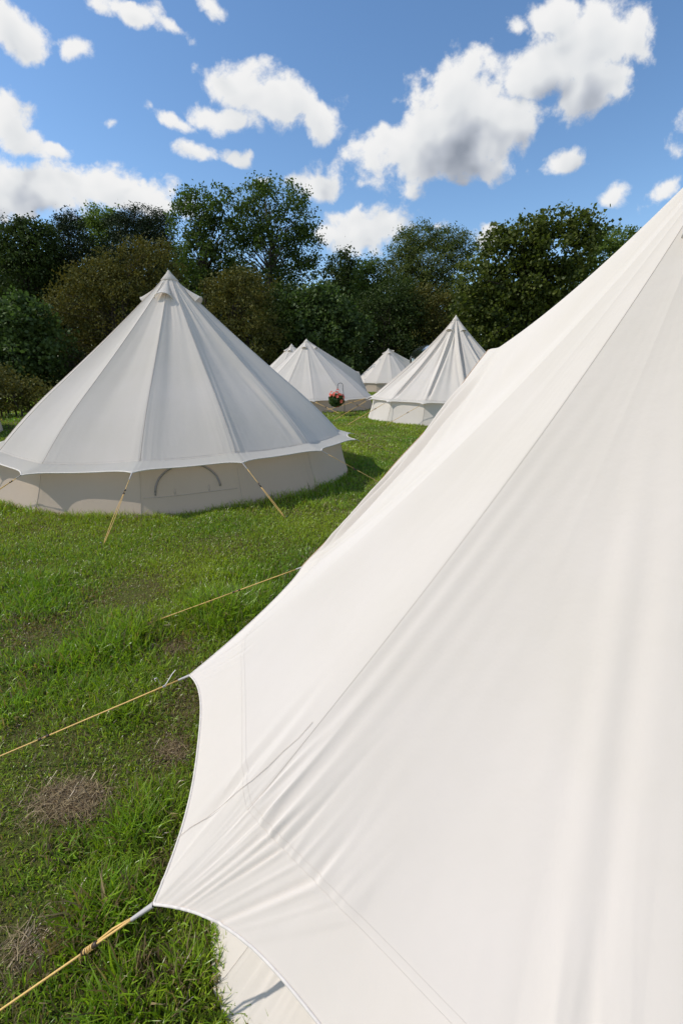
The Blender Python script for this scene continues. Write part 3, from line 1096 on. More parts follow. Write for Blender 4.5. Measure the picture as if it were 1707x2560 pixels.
# ---- far tents built on the same pattern
def far_tent(label, A, Re, eave_h, gz, th0, n, tv, sag, psag, slack, nu, vents, ropes, seed, door=None, door_h=1.8, base_R=None, cap=.045, wall_mat='wall', sc=.022, group=TG, groove=.012):
    rim = []
    for k in range(n):
        th = th0 + k * 2 * pi / n
        p = np.array([A[0] + Re * sin(th), A[1] - Re * cos(th), gz + eave_h])
        rim.append((p, sc))
        if door is not None and k == door:
            th = th0 + (k + .5) * 2 * pi / n
            rr = Re * .93
            rim[-1] = (p, 0.0)
            rim.append((np.array([A[0] + rr * sin(th), A[1] - rr * cos(th), gz + door_h]), 0.0))
    T = Tent(A, rim, tv=tv, sag=sag, psag=psag, w0=.06, fold=.004, slack=slack, seed=seed)
    T.c = np.array(A[:2], float); T.kb = .04; T.groove = groove
    rp = []
    for (i, b, kw) in ropes:
        rp.append((i, b, kw))
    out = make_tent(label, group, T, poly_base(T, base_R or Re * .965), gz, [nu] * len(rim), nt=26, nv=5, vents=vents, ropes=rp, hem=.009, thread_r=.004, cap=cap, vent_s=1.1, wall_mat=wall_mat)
    if door is not None:
        q0, k_, q1 = rim[door][0], rim[door + 1][0], rim[(door + 2) % len(rim)][0]
        d = MB()
        rows = []
        for s_ in range(5):
            q = s_ / 4
            row = []
            for a, b in ((q0, k_), (k_, q1)):
                for j in range(6):
                    p = a + (b - a) * j / 5.0
                    c = np.array([A[0], A[1]]); dd = p[:2] - c; dd = dd / np.linalg.norm(dd) * .05
                    row.append((p[0] - dd[0], p[1] - dd[1], p[2] - .02 + (float(zg(p[0], p[1])) - p[2]) * q))
            rows.append(row)
        d.grid(np.array(rows), 0)
        d.build('door_panel', M['canvas'], out[0])
    return out


g3 = float(zg(3.96, 16.8))
A3 = at(1140, 789, 17.3)
T3 = far_tent('slack pleated bell tent with a half-sunlit wall, partly hidden by the huge near tent', A3, 3.06, .66, g3, -.05, 14, .945, .03, .07, .020, 44,
              [(1, .3), (12, .5), (4, .2), (8, 0)],
              [(13, on_ground(965, 1062), dict(slider=.4, double=False, r=.007)), (12, on_ground(868, 1062), dict(slider=.3, double=False, r=.008)), (11, on_ground(832, 1052), dict(slider=.3, double=False, r=.008)), (10, on_ground(800, 1030), dict(slider=.3, double=False, r=.008))],
              21, sc=.030, base_R=3.04, wall_mat='canvas', groove=.10)
g2 = float(zg(-1.5, 21.9))
A2 = at(766, 848, 22.2)
T2 = far_tent('bell tent behind the hanging flower basket, its doorway ridge jutting out at the right', A2, 3.15, .46, g2, -.3, 14, .95, .008, .03, .004, 26,
              [(0, .3), (3, .2), (7, .0), (10, .5)],
              [(1, on_ground(862, 1040), dict(slider=.4, double=False, r=.008)), (2, on_ground(932, 1028), dict(slider=.4, double=False, r=.007)), (3, on_ground(965, 1012), dict(slider=.4, double=False, r=.006))],
              22, door=5, door_h=1.58)
A5 = at(729, 860, 28.3)
T5 = far_tent('bell tent mostly hidden behind another tent, only its left slope and peak showing', A5, 2.95, .6, float(zg(A5[0], A5[1])), .1, 14, .95, .012, .03, .005, 18,
              [(13, .3), (3, .2), (11, .3)], [], 23)
A4 = at(971, 871, 40.0)
T4 = far_tent('small farthest bell tent at the wood edge with leaf shadows on its left slope', A4, 2.95, .62, float(zg(A4[0], A4[1])), .05, 14, .955, .010, .025, .004, 16,
              [(0, .0), (11, .0), (4, 0)], [(0, on_ground(951, 981), dict(slider=.4, double=False, r=.008)), (1, on_ground(1010, 985), dict(slider=.4, double=False, r=.008))],
              24, door=3, door_h=1.95)
A6 = np.array([-12.25, 12.2, 3.3])
T6 = far_tent('sliver of a bell tent slope at the far left edge of the photo', A6, 2.9, .9, float(zg(A6[0], A6[1])), .22, 14, .95, -.02, .03, .005, 18,
              [], [], 25)

# ------------------------------------------------------------------ hanging basket on its hook
hb_ = on_ground(861, 1039)
HK = empty('shepherd_hook', hb_, 'thin black iron shepherd hook holding up the flower basket', 'plant hook')
top = at(838, 957, hb_[1])
bx_, by_ = hb_[0], hb_[1]
ztop = top[2]
pts = [np.array([bx_, by_, hb_[2] - .15]), np.array([bx_, by_, hb_[2] + .5]), np.array([bx_ - .06, by_, ztop - .22])]
hc_ = np.array([bx_ - .06 - .10, by_, ztop - .10])
for k in range(12):
    a = -.2 + (pi + .5) * k / 11
    pts.append(hc_ + np.array([.10 * cos(a), 0, .10 * sin(a)]))
hm = MB(); hm.tube(pts, .009, 8); hm.build('hook_pole', M['iron'], HK)
stp = MB(); stp.tube([np.array([bx_ - .12, by_, hb_[2] + .1]), np.array([bx_, by_, hb_[2] + .1]), np.array([bx_ + .12, by_, hb_[2] + .1])], .008, 6)
stp.build('foot_bar', M['iron'], HK)
bc = at(838, 998, hb_[1]); bc[1] -= .02
hang = hc_ + np.array([-.10, 0, -.03])
bc[0] = hang[0] * .35 + bc[0] * .65
BK = empty('flower_basket', (bc[0], bc[1], bc[2] - .2), 'round hanging basket of red flowers in front of a bell tent', 'hanging basket')
ms = MB()
rows = []
for k in range(8):
    a = pi / 2 * k / 7
    rows.append([bc + np.array([.17 * cos(a) * cos(b), .17 * cos(a) * sin(b), -.02 - .15 * sin(a)]) for b in np.linspace(0, 2 * pi, 20)[:-1]])
ms.grid(np.array(rows), 0, close=True)
ms.build('basket_bowl', M['wicker'], BK)
ch = MB()
for k in range(3):
    a = 2 * pi * k / 3 + .4
    ch.tube([bc + np.array([.16 * cos(a), .16 * sin(a), -.02]), hang], .004, 4)
ch.build('basket_chain', M['iron'], BK)


def leaf_cloud(n, pts, size, rngl, aspect=.62, flat=.0):
    """n leaf quads (kites) with random orientation at pts"""
    c = pts
    d1 = rngl.normal(size=(n, 3)); d1 /= np.linalg.norm(d1, axis=1)[:, None]
    if flat:
        d1[:, 2] *= (1 - flat); d1 /= np.linalg.norm(d1, axis=1)[:, None]
    d2 = rngl.normal(size=(n, 3)); d2 -= (d2 * d1).sum(1)[:, None] * d1; d2 /= np.linalg.norm(d2, axis=1)[:, None]
    s_ = size * rngl.uniform(.6, 1.35, n)[:, None]
    a = d1 * s_ * .5; b = d2 * s_ * .5 * aspect
    V = np.stack([c - a, c + b * 1.0 - a * .1, c + a, c - b * 1.0 - a * .1], 1).reshape(-1, 3)
    Fi = np.arange(n * 4).reshape(n, 4)
    return V, Fi


rl = np.random.default_rng(5)
n = 1300
dirs = rl.normal(size=(n, 3)); dirs /= np.linalg.norm(dirs, axis=1)[:, None]
rad = .30 * rl.uniform(.35, 1.0, n) ** .5
pts = bc + dirs * rad[:, None] * np.array([1.0, 1.0, .85]) + np.array([0, 0, -.03])
V, Fi = leaf_cloud(n, pts, .085, rl, .8)
big_mesh('foliage', V, Fi, M['flower_leaf'], BK)
for k in range(20):
    d = rl.normal(size=3); d /= np.linalg.norm(d)
    if rl.random() < .85: d[2] = abs(d[2]) + .25; d[1] = -abs(d[1]) if rl.random() < .6 else d[1]; d /= np.linalg.norm(d)
    c = bc + d * np.array([.30, .30, .27]) * rl.uniform(.9, 1.08) + np.array([0, 0, .0])
    if k in (0, 1, 2): c = bc + np.array([[-.17, -.08, .27], [.06, -.05, .35], [.1, -.2, .2]][k])
    nrm = c - bc; nrm /= np.linalg.norm(nrm)
    t1_ = np.cross(nrm, [0, .3, 1]); t1_ /= np.linalg.norm(t1_); t2_ = np.cross(nrm, t1_)
    rr_ = rl.uniform(.05, .085)
    fl = MB()
    for ring in range(2):
        for q in range(5):
            a = 2 * pi * q / 5 + ring * .6
            dv_ = cos(a) * t1_ + sin(a) * t2_; pv = -sin(a) * t1_ + cos(a) * t2_
            h = .012 + .016 * ring; r_ = rr_ * (1 - .3 * ring)
            fl.add([c, c + dv_ * r_ * .6 + pv * r_ * .5 + nrm * h, c + dv_ * r_ * 1.1 + nrm * h * 1.4, c + dv_ * r_ * .6 - pv * r_ * .5 + nrm * h], [(0, 1, 2, 3)])
    fl.build('flower', M['flower'], BK, smooth=False)

# ------------------------------------------------------------------ white sack by the farthest tent
sp_ = on_ground(918, 975)
SK = empty('white_sack', sp_, 'crumpled white sack lying on the grass beside the farthest tent', 'sack')
sk = MB()
rows = []
for k in range(11):
    a = pi * k / 10
    row = []
    for j in range(22):
        b = 2 * pi * j / 22
        w_ = 1 + .10 * sin(3 * b + 2 * a) + .07 * sin(7 * b - 3 * a) + .05 * sin(11 * b + 5 * a)
        row.append(sp_ + np.array([.27 * sin(a) * cos(b) * w_, .2 * sin(a) * sin(b) * w_, .16 + .19 * cos(a) * w_]))
    rows.append(row)
sk.grid(np.array(rows), 0, close=True)
sk.build('sack_body', M['sack'], SK)
nk = MB()
nk.tube([sp_ + np.array([.2, 0, .2]), sp_ + np.array([.28, 0, .24]), sp_ + np.array([.36, .02, .16]), sp_ + np.array([.42, .02, .05])], [.06, .035, .05, .07], 8)
nk.build('sack_neck', M['sack'], SK)

# ------------------------------------------------------------------ silver caravan behind the pleated tent
cvx, cvy = 5.40, 25.4            # middle of its near end; it stands end-on
gcv = float(zg(cvx, cvy))
CV = empty('silver_caravan', (cvx, cvy + 3, gcv), 'rounded polished silver caravan, its end showing beside the pleated tent', 'caravan')
cl = MB()
Lc, Wc, z0, z1 = 6.2, 2.4, 45e-2, 3.06
rows = []
for k in range(33):
    q = (1 - cos(pi * k / 32)) / 2
    s_ = -1 + 2 * q
    f_ = max(0, 1 - abs(s_) ** 5.0) ** (1 / 2.4)
    y = cvy + Lc * q
    row = []
    for j in range(40):
        a = 2 * pi * j / 40
        cs, sn = cos(a), sin(a)
        e_x = math.copysign(abs(cs) ** .62, cs); e_z = math.copysign(abs(sn) ** .66, sn)
        row.append((cvx + Wc / 2 * e_x * (.12 + .88 * f_), y, gcv + (z0 + z1) / 2 + (z1 - z0) / 2 * e_z * (.12 + .88 * f_)))
    rows.append(row)
cl.grid(np.array(rows), 0, close=True)
cl.add(rows[0], [list(range(40))]); cl.add(rows[-1], [list(range(40))[::-1]])
cl.build('body', M['aluminium'], CV)
for (q, w_) in ((.32, .9), (.62, .9)):
    xs_ = cvx - Wc / 2 - .01
    wn_ = MB(); wn_.box((xs_, cvy + Lc * q, gcv + 1.95), .05, w_, .6); fo = wn_.build('window', M['dark_glass'], CV, smooth=False)
    wf = MB()
    for dz in (-.33, .33): wf.box((xs_ - .01, cvy + Lc * q, gcv + 1.95 + dz), .06, w_ + .12, .06)
    for dx in (-.5, .5): wf.box((xs_ - .01, cvy + Lc * q + dx * (w_ + .06), gcv + 1.95), .06, .06, .6)
    wf.build('frame', M['aluminium'], fo, smooth=False)
ew = MB()
rows = []
for k in range(7):
    q = k / 6
    rows.append([(cvx - .95 + 1.9 * j / 10, cvy + .05 + .34 * (abs(j - 5) / 5) ** 2.6 + .10 * q ** 2, gcv + 1.62 + .72 * q) for j in range(11)])
ew.grid(np.array(rows), 0)
ew.build('end_window', M['dark_glass'], CV)
for (q, sx) in ((.45, -1), (.58, -1), (.45, 1), (.58, 1)):
    wl = MB(); c = np.array([cvx + sx * (Wc / 2 - .16), cvy + Lc * q, gcv + .34])
    wl.tube([c - np.array([.1, 0, 0]), c - np.array([.09, 0, 0]), c + np.array([.09, 0, 0]), c + np.array([.1, 0, 0])], [.30, .34, .34, .30], 20)
    wo = wl.build('wheel', M['rubber'], CV)
    hbm = MB(); hbm.tube([c - np.array([.112, 0, 0]), c + np.array([.112, 0, 0])], .17, 16); hbm.build('hub_cap', M['aluminium'], wo)

# ------------------------------------------------------------------ trees and shrubs
LM = {
    'dark': leaf_mat('leaf_dark', (0.021, 0.036, 0.008), (0.058, 0.088, 0.015), (.06, .10, .015), .25),
    'ash': leaf_mat('leaf_ash', (0.031, 0.054, 0.010), (0.098, 0.140, 0.021), (.10, .17, .02), .35),
    'conifer': leaf_mat('leaf_conifer', (0.014, 0.025, 0.008), (0.035, 0.051, 0.013), (.02, .04, .01), .12, gloss=.03),
    'light': leaf_mat('leaf_light', (0.070, 0.105, 0.018), (0.166, 0.223, 0.032), (.16, .25, .03), .38),
    'haw': leaf_mat('leaf_hawthorn', (.060, .070, .014), (.155, .14, .026), (.13, .11, .015), .25, scale=.9, gloss=.02),
    'maple': leaf_mat('leaf_maple', (0.025, 0.048, 0.012), (0.098, 0.145, 0.027), (.10, .18, .03), .28, gloss=.03),
    'willow': leaf_mat('leaf_willow', (0.058, 0.076, 0.016), (0.143, 0.165, 0.030), (.10, .16, .03), .32, gloss=.02),
    'syc': leaf_mat('leaf_sycamore', (0.031, 0.051, 0.008), (0.117, 0.133, 0.017), (.12, .17, .02), .32, scale=.8),
}


def make_tree(name, label, cat, group, Y, lobes, leaf, dens=1.0, size=.24, trunk=None, bark='bark', gaps=.25, seed=0, stems=1, limb_r=.5, depth=None, aspect=.62, cl_r=.55, flat=0.0):
    """lobes: (px, py, rx, ry) in survey pixels at distance Y; leaves sit in clumps over the lobes' volume"""
    r = np.random.default_rng(seed + 100)
    Ls = []
    for (px, py, rx, ry) in lobes:
        p = at(px, py, Y)
        k = m_per_px(p)
        Ls.append((p, rx * k, ry * k * 1.04))
    xm = np.mean([l[0][0] for l in Ls]); 
    zt = max(l[0][2] + l[2] for l in Ls)
    if trunk is None:
        tx = xm
    else:
        tx = at(trunk, 900, Y)[0]
    gz = float(zg(tx, Y))
    root = empty(name, (tx, Y, gz), label, cat, group)
    cl = []
    for (p, a, b) in Ls:
        dp = depth if depth else .5 * (a + b)
        nc = int(dens * (14 + 11.5 * (a * b + a * dp + b * dp) / (cl_r * 1.6) ** 2 * .55))
        d = r.normal(size=(nc, 3)); d /= np.linalg.norm(d, axis=1)[:, None]
        rad = r.uniform(.30, 1.0, nc) ** .45 * r.uniform(.86, 1.10, nc)
        c = p + d * rad[:, None] * np.array([a, dp, b])
        c[:, 1] += r.uniform(-.4, .4, nc)
        keep = r.random(nc) > gaps * .6
        # bigger holes
        hx = np.sin(c[:, 0] * 1.7 + seed) * np.sin(c[:, 2] * 1.9 + seed * 2.1) * np.sin(c[:, 1] * 1.3)
        keep &= hx < .45 + (.25 - gaps)
        cl.append(c[keep])
    cl = np.concatenate(cl)
    cl = cl[cl[:, 2] > gz + .3]
    # leaves round every clump centre
    per = 26
    csz = cl_r * r.uniform(.55, 1.3, len(cl))
    off = r.normal(size=(len(cl), per, 3)) * csz[:, None, None] * np.array([.62, .62, .42])
    P = (cl[:, None, :] + off).reshape(-1, 3)
    P = P[P[:, 2] > gz + .05]
    V, Fi = leaf_cloud(len(P), P, size, r, aspect, flat)
    big_mesh('crown', V, Fi, LM[leaf], root)
    # trunk and limbs
    tb = MB()
    H = zt - gz
    bases = [(tx + (0 if stems == 1 else r.uniform(-.8, .8)), Y + (0 if stems == 1 else r.uniform(-.5, .5))) for _ in range(stems)]
    tips = cl[r.permutation(len(cl))[:max(16, min(70, len(cl) // 9))]]
    r0 = limb_r
    forks = []
    for (bx, by) in bases:
        fh = H * r.uniform(.30, .42)
        ax = xm + (bx - tx)
        mid = np.array([bx + .15 * (ax - bx) + r.uniform(-.15, .15), by, gz + fh * .5])
        fk = np.array([bx + .4 * (ax - bx), by + r.uniform(-.2, .2), gz + fh])
        tp_ = np.array([bx + .8 * (ax - bx) + r.uniform(-.3, .3), by, gz + H * .72])
        tb.tube([np.array([bx, by, gz - .2]), np.array([bx, by, gz + .3]), mid, fk, (fk + tp_) / 2 + r.uniform(-.3, .3, 3), tp_],
                [r0 * 1.25, r0, r0 * .85, r0 * .7, r0 * .42, r0 * .12], 9)
        forks.append((fk, tp_, (bx, by)))
    for t_ in tips:
        fk, tp_, _ = forks[r.integers(len(forks))]
        s_ = np.clip((t_[2] - fk[2]) / (tp_[2] - fk[2] + 1e-6) * .6 - .1, 0, .9)
        st = fk + (tp_ - fk) * s_
        m1 = st + (t_ - st) * .35 + np.array([0, 0, .10 * np.linalg.norm(t_ - st)]) + r.uniform(-.25, .25, 3)
        m2 = st + (t_ - st) * .7 + np.array([0, 0, .08 * np.linalg.norm(t_ - st)]) + r.uniform(-.25, .25, 3)
        q = r0 * (.30 - .18 * s_)
        tb.tube([st, m1, m2, t_], [q, q * .7, q * .42, q * .12], 5)
    tb.build('trunk', M[bark], root)
    return root


TR = 'tall trees of the wood behind the tents'
BU = 'shrubs along the edge of the wood'
make_tree('ash_tree', 'tallest airy ash tree with sky showing between its pale upper limbs', 'tree', TR, 50,
          [(694, 500, 88, 42), (640, 490, 58, 38), (750, 545, 48, 55), (612, 570, 62, 55), (770, 618, 45, 48), (690, 585, 85, 45), (660, 645, 110, 70), (735, 690, 70, 60), (640, 740, 100, 60)],
          'ash', .95, .24, trunk=668, bark='bark_grey', gaps=.50, seed=1, limb_r=.42)
make_tree('slender_tree', 'slender dark tree with feathery top just left of the tallest ash', 'tree', TR, 48,
          [(516, 515, 58, 45), (470, 505, 38, 30), (574, 520, 45, 45), (480, 570, 68, 55), (548, 590, 75, 55), (505, 645, 85, 55), (500, 720, 60, 60)],
          'ash', .9, .24, trunk=520, gaps=.46, seed=2, limb_r=.35)
make_tree('cedar_tree', 'dark flat-topped conifer left of the slender feathery tree', 'tree', TR, 54,
          [(356, 545, 72, 22), (318, 568, 60, 28), (400, 575, 45, 28), (352, 610, 95, 40), (350, 670, 90, 50)],
          'conifer', 1.7, .22, trunk=355, gaps=.10, seed=3, limb_r=.4, aspect=.4)
make_tree('birch_tree', 'pale green thin-topped tree between two dark conifers', 'tree', TR, 57,
          [(253, 548, 42, 24), (285, 545, 30, 18), (235, 580, 45, 35), (270, 620, 60, 50), (265, 690, 70, 60)],
          'light', 1.4, .24, trunk=258, gaps=.35, seed=4, limb_r=.3)
make_tree('yew_tree', 'dark round-headed conifer standing near the left end of the wood', 'tree', TR, 52,
          [(178, 563, 36, 26), (172, 605, 55, 50), (190, 660, 85, 65), (180, 740, 90, 70)],
          'conifer', 1.6, .22, trunk=178, gaps=.12, seed=5, limb_r=.4, aspect=.4)
make_tree('broad_tree', 'broad green tree beside the round dark conifer near the left edge', 'tree', TR, 49,
          [(78, 578, 58, 28), (35, 618, 60, 50), (95, 640, 70, 60), (60, 710, 90, 70), (40, 780, 90, 60)],
          'dark', 1.4, .25, trunk=70, gaps=.22, seed=6, limb_r=.4)
make_tree('pine_tree', 'dark pine cut by the left edge of the picture', 'tree', TR, 51,
          [(-8, 560, 30, 25), (-20, 600, 45, 45), (-40, 680, 70, 80), (-60, 780, 90, 80)],
          'conifer', 1.2, .20, trunk=-25, gaps=.15, seed=7, limb_r=.4, aspect=.4)
make_tree('hawthorn_tree', 'wide brownish hawthorn rising behind the left bell tent', 'tree', BU, 41,
          [(367, 628, 66, 28), (298, 662, 78, 38), (241, 700, 85, 45), (190, 752, 85, 55), (321, 712, 95, 55), (405, 672, 55, 45), (172, 815, 95, 65), (290, 790, 100, 70), (400, 760, 80, 60), (220, 880, 110, 60)],
          'haw', 1.0, .19, trunk=290, gaps=.20, seed=8, stems=4, limb_r=.16)
make_tree('hawthorn_tree', 'rusty-tinted hawthorn to the right of the left tent peak, under the ash', 'tree', BU, 40,
          [(585, 706, 52, 32), (632, 722, 55, 45), (548, 748, 48, 55), (610, 790, 80, 65), (540, 820, 60, 60), (640, 850, 80, 60), (600, 910, 100, 50)],
          'haw', 1.0, .19, trunk=600, gaps=.20, seed=9, stems=4, limb_r=.14)
make_tree('maple_shrub', 'glossy large-leaved shrub at the left edge above the tent slope', 'shrub', BU, 36,
          [(34, 772, 55, 42), (75, 805, 62, 55), (10, 840, 80, 65), (95, 870, 70, 60), (20, 920, 110, 55)],
          'maple', .9, .27, trunk=40, gaps=.25, seed=10, stems=5, limb_r=.10, aspect=.8)
make_tree('maple_shrub', 'leafy bright-tipped shrub in the dip of the wood above the paired tents', 'shrub', BU, 42.4,
          [(800, 742, 58, 32), (752, 775, 60, 45), (838, 790, 62, 55), (790, 840, 105, 65), (880, 830, 50, 50), (800, 910, 130, 60)],
          'maple', .9, .27, trunk=800, gaps=.22, seed=11, stems=5, limb_r=.10, aspect=.8)
make_tree('small_tree', 'small round tree in the gap right of the tallest ash', 'tree', TR, 55,
          [(862, 660, 42, 30), (845, 700, 55, 45), (870, 750, 70, 55)],
          'dark', 1.0, .25, trunk=860, gaps=.2, seed=12, limb_r=.25)
make_tree('young_tree', 'narrow pointed young tree in the gap beside the airy round willow', 'tree', TR, 52,
          [(920, 662, 22, 26), (915, 705, 38, 40), (915, 760, 50, 55)],
          'ash', 1.0, .24, trunk=918, gaps=.2, seed=13, limb_r=.2)
make_tree('willow_tree', 'grey-green rounded willow left of the broad sycamore', 'tree', TR, 53,
          [(1054, 592, 62, 28), (1112, 598, 56, 28), (1015, 615, 42, 36), (1150, 622, 45, 34), (1075, 655, 105, 48), (1050, 705, 115, 50), (990, 690, 60, 50), (1080, 770, 120, 60)],
          'willow', 1.5, .24, trunk=1065, gaps=.18, seed=14, limb_r=.4, aspect=.35)
make_tree('sycamore_tree', 'broad dense sycamore towering above the near tent slope', 'tree', TR, 42,
          [(1395, 561, 66, 30), (1455, 576, 44, 42), (1322, 578, 64, 36), (1243, 606, 36, 40), (1282, 641, 88, 55), (1380, 631, 98, 62), (1462, 631, 32, 55), (1200, 691, 62, 52), (1320, 706, 108, 65), (1425, 706, 66, 68),
           (1178, 752, 56, 55), (1262, 775, 95, 65), (1352, 787, 80, 60), (1200, 850, 80, 60), (1300, 860, 90, 60)],
          'syc', .85, .27, trunk=1300, gaps=.34, seed=15, limb_r=.45, aspect=.85)
make_tree('far_tree', 'lighter distant tree peeping out right of the sycamore', 'tree', TR, 60,
          [(1535, 598, 60, 26), (1500, 650, 60, 50), (1580, 640, 80, 45), (1530, 720, 110, 60)],
          'light', .9, .27, trunk=1530, gaps=.25, seed=16, limb_r=.35)
make_tree('holly_shrub', 'dark shrub below the willow, between bright shrub and brownish thorn', 'shrub', BU, 46.5,
          [(985, 735, 52, 36), (940, 785, 75, 55), (1010, 800, 60, 60), (960, 870, 110, 65)],
          'dark', 1.0, .22, trunk=970, gaps=.2, seed=17, stems=4, limb_r=.10)
make_tree('thorn_shrub', 'brownish thorn shrub above the peak of the farthest tent\'s right side', 'shrub', BU, 47,
          [(1075, 750, 58, 36), (1100, 800, 70, 60), (1050, 860, 80, 65), (1130, 880, 80, 60)],
          'haw', 1.0, .20, trunk=1080, gaps=.2, seed=18, stems=4, limb_r=.10)
make_tree('elder_shrub', 'dark elder shrub beneath the rusty hawthorn, right of the left tent', 'shrub', BU, 43.5,
          [(700, 760, 50, 50), (710, 830, 70, 60), (680, 900, 90, 60)],
          'dark', 1.0, .24, trunk=700, gaps=.2, seed=19, stems=4, limb_r=.10)
make_tree('bramble_shrub', 'low dark bramble at the foot of the wood behind the farthest tent', 'shrub', BU, 45.5,
          [(900, 930, 90, 45), (1010, 930, 90, 45), (1110, 940, 80, 40)],
          'dark', 1.0, .20, trunk=1000, gaps=.15, seed=20, stems=5, limb_r=.06)
make_tree('privet_shrub', 'dark dense shrub low down behind the left slope of the left tent', 'shrub', BU, 38,
          [(120, 900, 80, 60), (40, 960, 90, 45), (160, 960, 90, 45), (300, 940, 90, 55), (440, 900, 80, 70), (520, 930, 80, 50)],
          'dark', 1.0, .22, trunk=200, gaps=.15, seed=28, stems=6, limb_r=.08)

make_tree('bracken_clump', 'low brownish bracken at the left edge, just above the left tent slope', 'bracken', BU, 17.5,
          [(15, 985, 70, 38), (-70, 975, 70, 44), (75, 975, 45, 30), (-10, 945, 50, 30), (30, 1015, 60, 22)],
          'haw', 1.1, .10, trunk=10, gaps=.2, seed=31, stems=6, limb_r=.03, cl_r=.28)

# the wood behind, read as one mass
r = np.random.default_rng(77)
Cs = []
for k in range(3600):
    x = r.uniform(-60, 55)
    y = r.uniform(60, 72)
    hmax = 10.5 + 1.5 * sin(.31 * x + 1) + 1.2 * sin(.83 * x) + (1.5 if x < -8 else -.8)
    z = 1.2 + hmax * r.random() ** .8
    Cs.append((x, y, z))
Cs = np.array(Cs)
Pw = (Cs[:, None, :] + r.normal(size=(len(Cs), 60, 3)) * np.array([1.0, .9, .75])).reshape(-1, 3)
V, Fi = leaf_cloud(len(Pw), Pw, .45, r, .7)
wd_ = big_mesh('distant_woodland', V, Fi, LM['dark'])
tag(wd_, 'dark mass of woodland filling the gaps behind the tree line', 'woodland', kind='stuff')

# ------------------------------------------------------------------ grass
def pnoise(x, y, s, seed):
    """cheap smooth value noise"""
    rs = np.random.default_rng(seed)
    G = rs.random((64, 64))
    X, Y_ = x / s, y / s
    i, j = np.floor(X).astype(int), np.floor(Y_).astype(int)
    fx, fy = X - i, Y_ - j
    fx, fy = fx * fx * (3 - 2 * fx), fy * fy * (3 - 2 * fy)
    g = lambda a, b: G[a % 64, b % 64]
    return (g(i, j) * (1 - fx) + g(i + 1, j) * fx) * (1 - fy) + (g(i, j + 1) * (1 - fx) + g(i + 1, j + 1) * fx) * fy


TENTS = [(CN[0], CN[1], 2.0), (cx, cy, R0 - .02), (A3[0], A3[1], 2.85), (A2[0], A2[1], 2.85), (A5[0], A5[1], 2.85), (A4[0], A4[1], 2.75), (A6[0], A6[1], 2.75)]
# lush tufts (x, y, radius, height gain) and worn / dry places (x, y, radius)
TUFTS = [(on_ground(px, py), rr, h) for px, py, rr, h in ((240, 1640, .42, 1.5), (570, 1530, .35, 1.4), (120, 1500, .4, .8), (620, 1440, .3, .9), (235, 2330, .17, 2.3), (330, 2270, .13, 1.6), (160, 2120, .14, 1.1), (330, 2070, .16, 1.0), (60, 1760, .2, .7), (300, 2480, .15, 1.4), (110, 2480, .12, 1.2), (430, 2430, .12, 1.0), (740, 1220, .5, .5), (300, 1800, .15, .8))]
DRY = [(on_ground(px, py), rr) for px, py, rr in ((165, 2010, .24), (420, 1880, .17), (435, 1625, .16), (60, 2370, .16), (150, 1880, .15), (480, 1760, .14), (60, 1830, .12), (400, 2420, .1), (430, 2190, .1), (330, 1480, .3), (100, 1590, .25), (590, 1690, .2))]


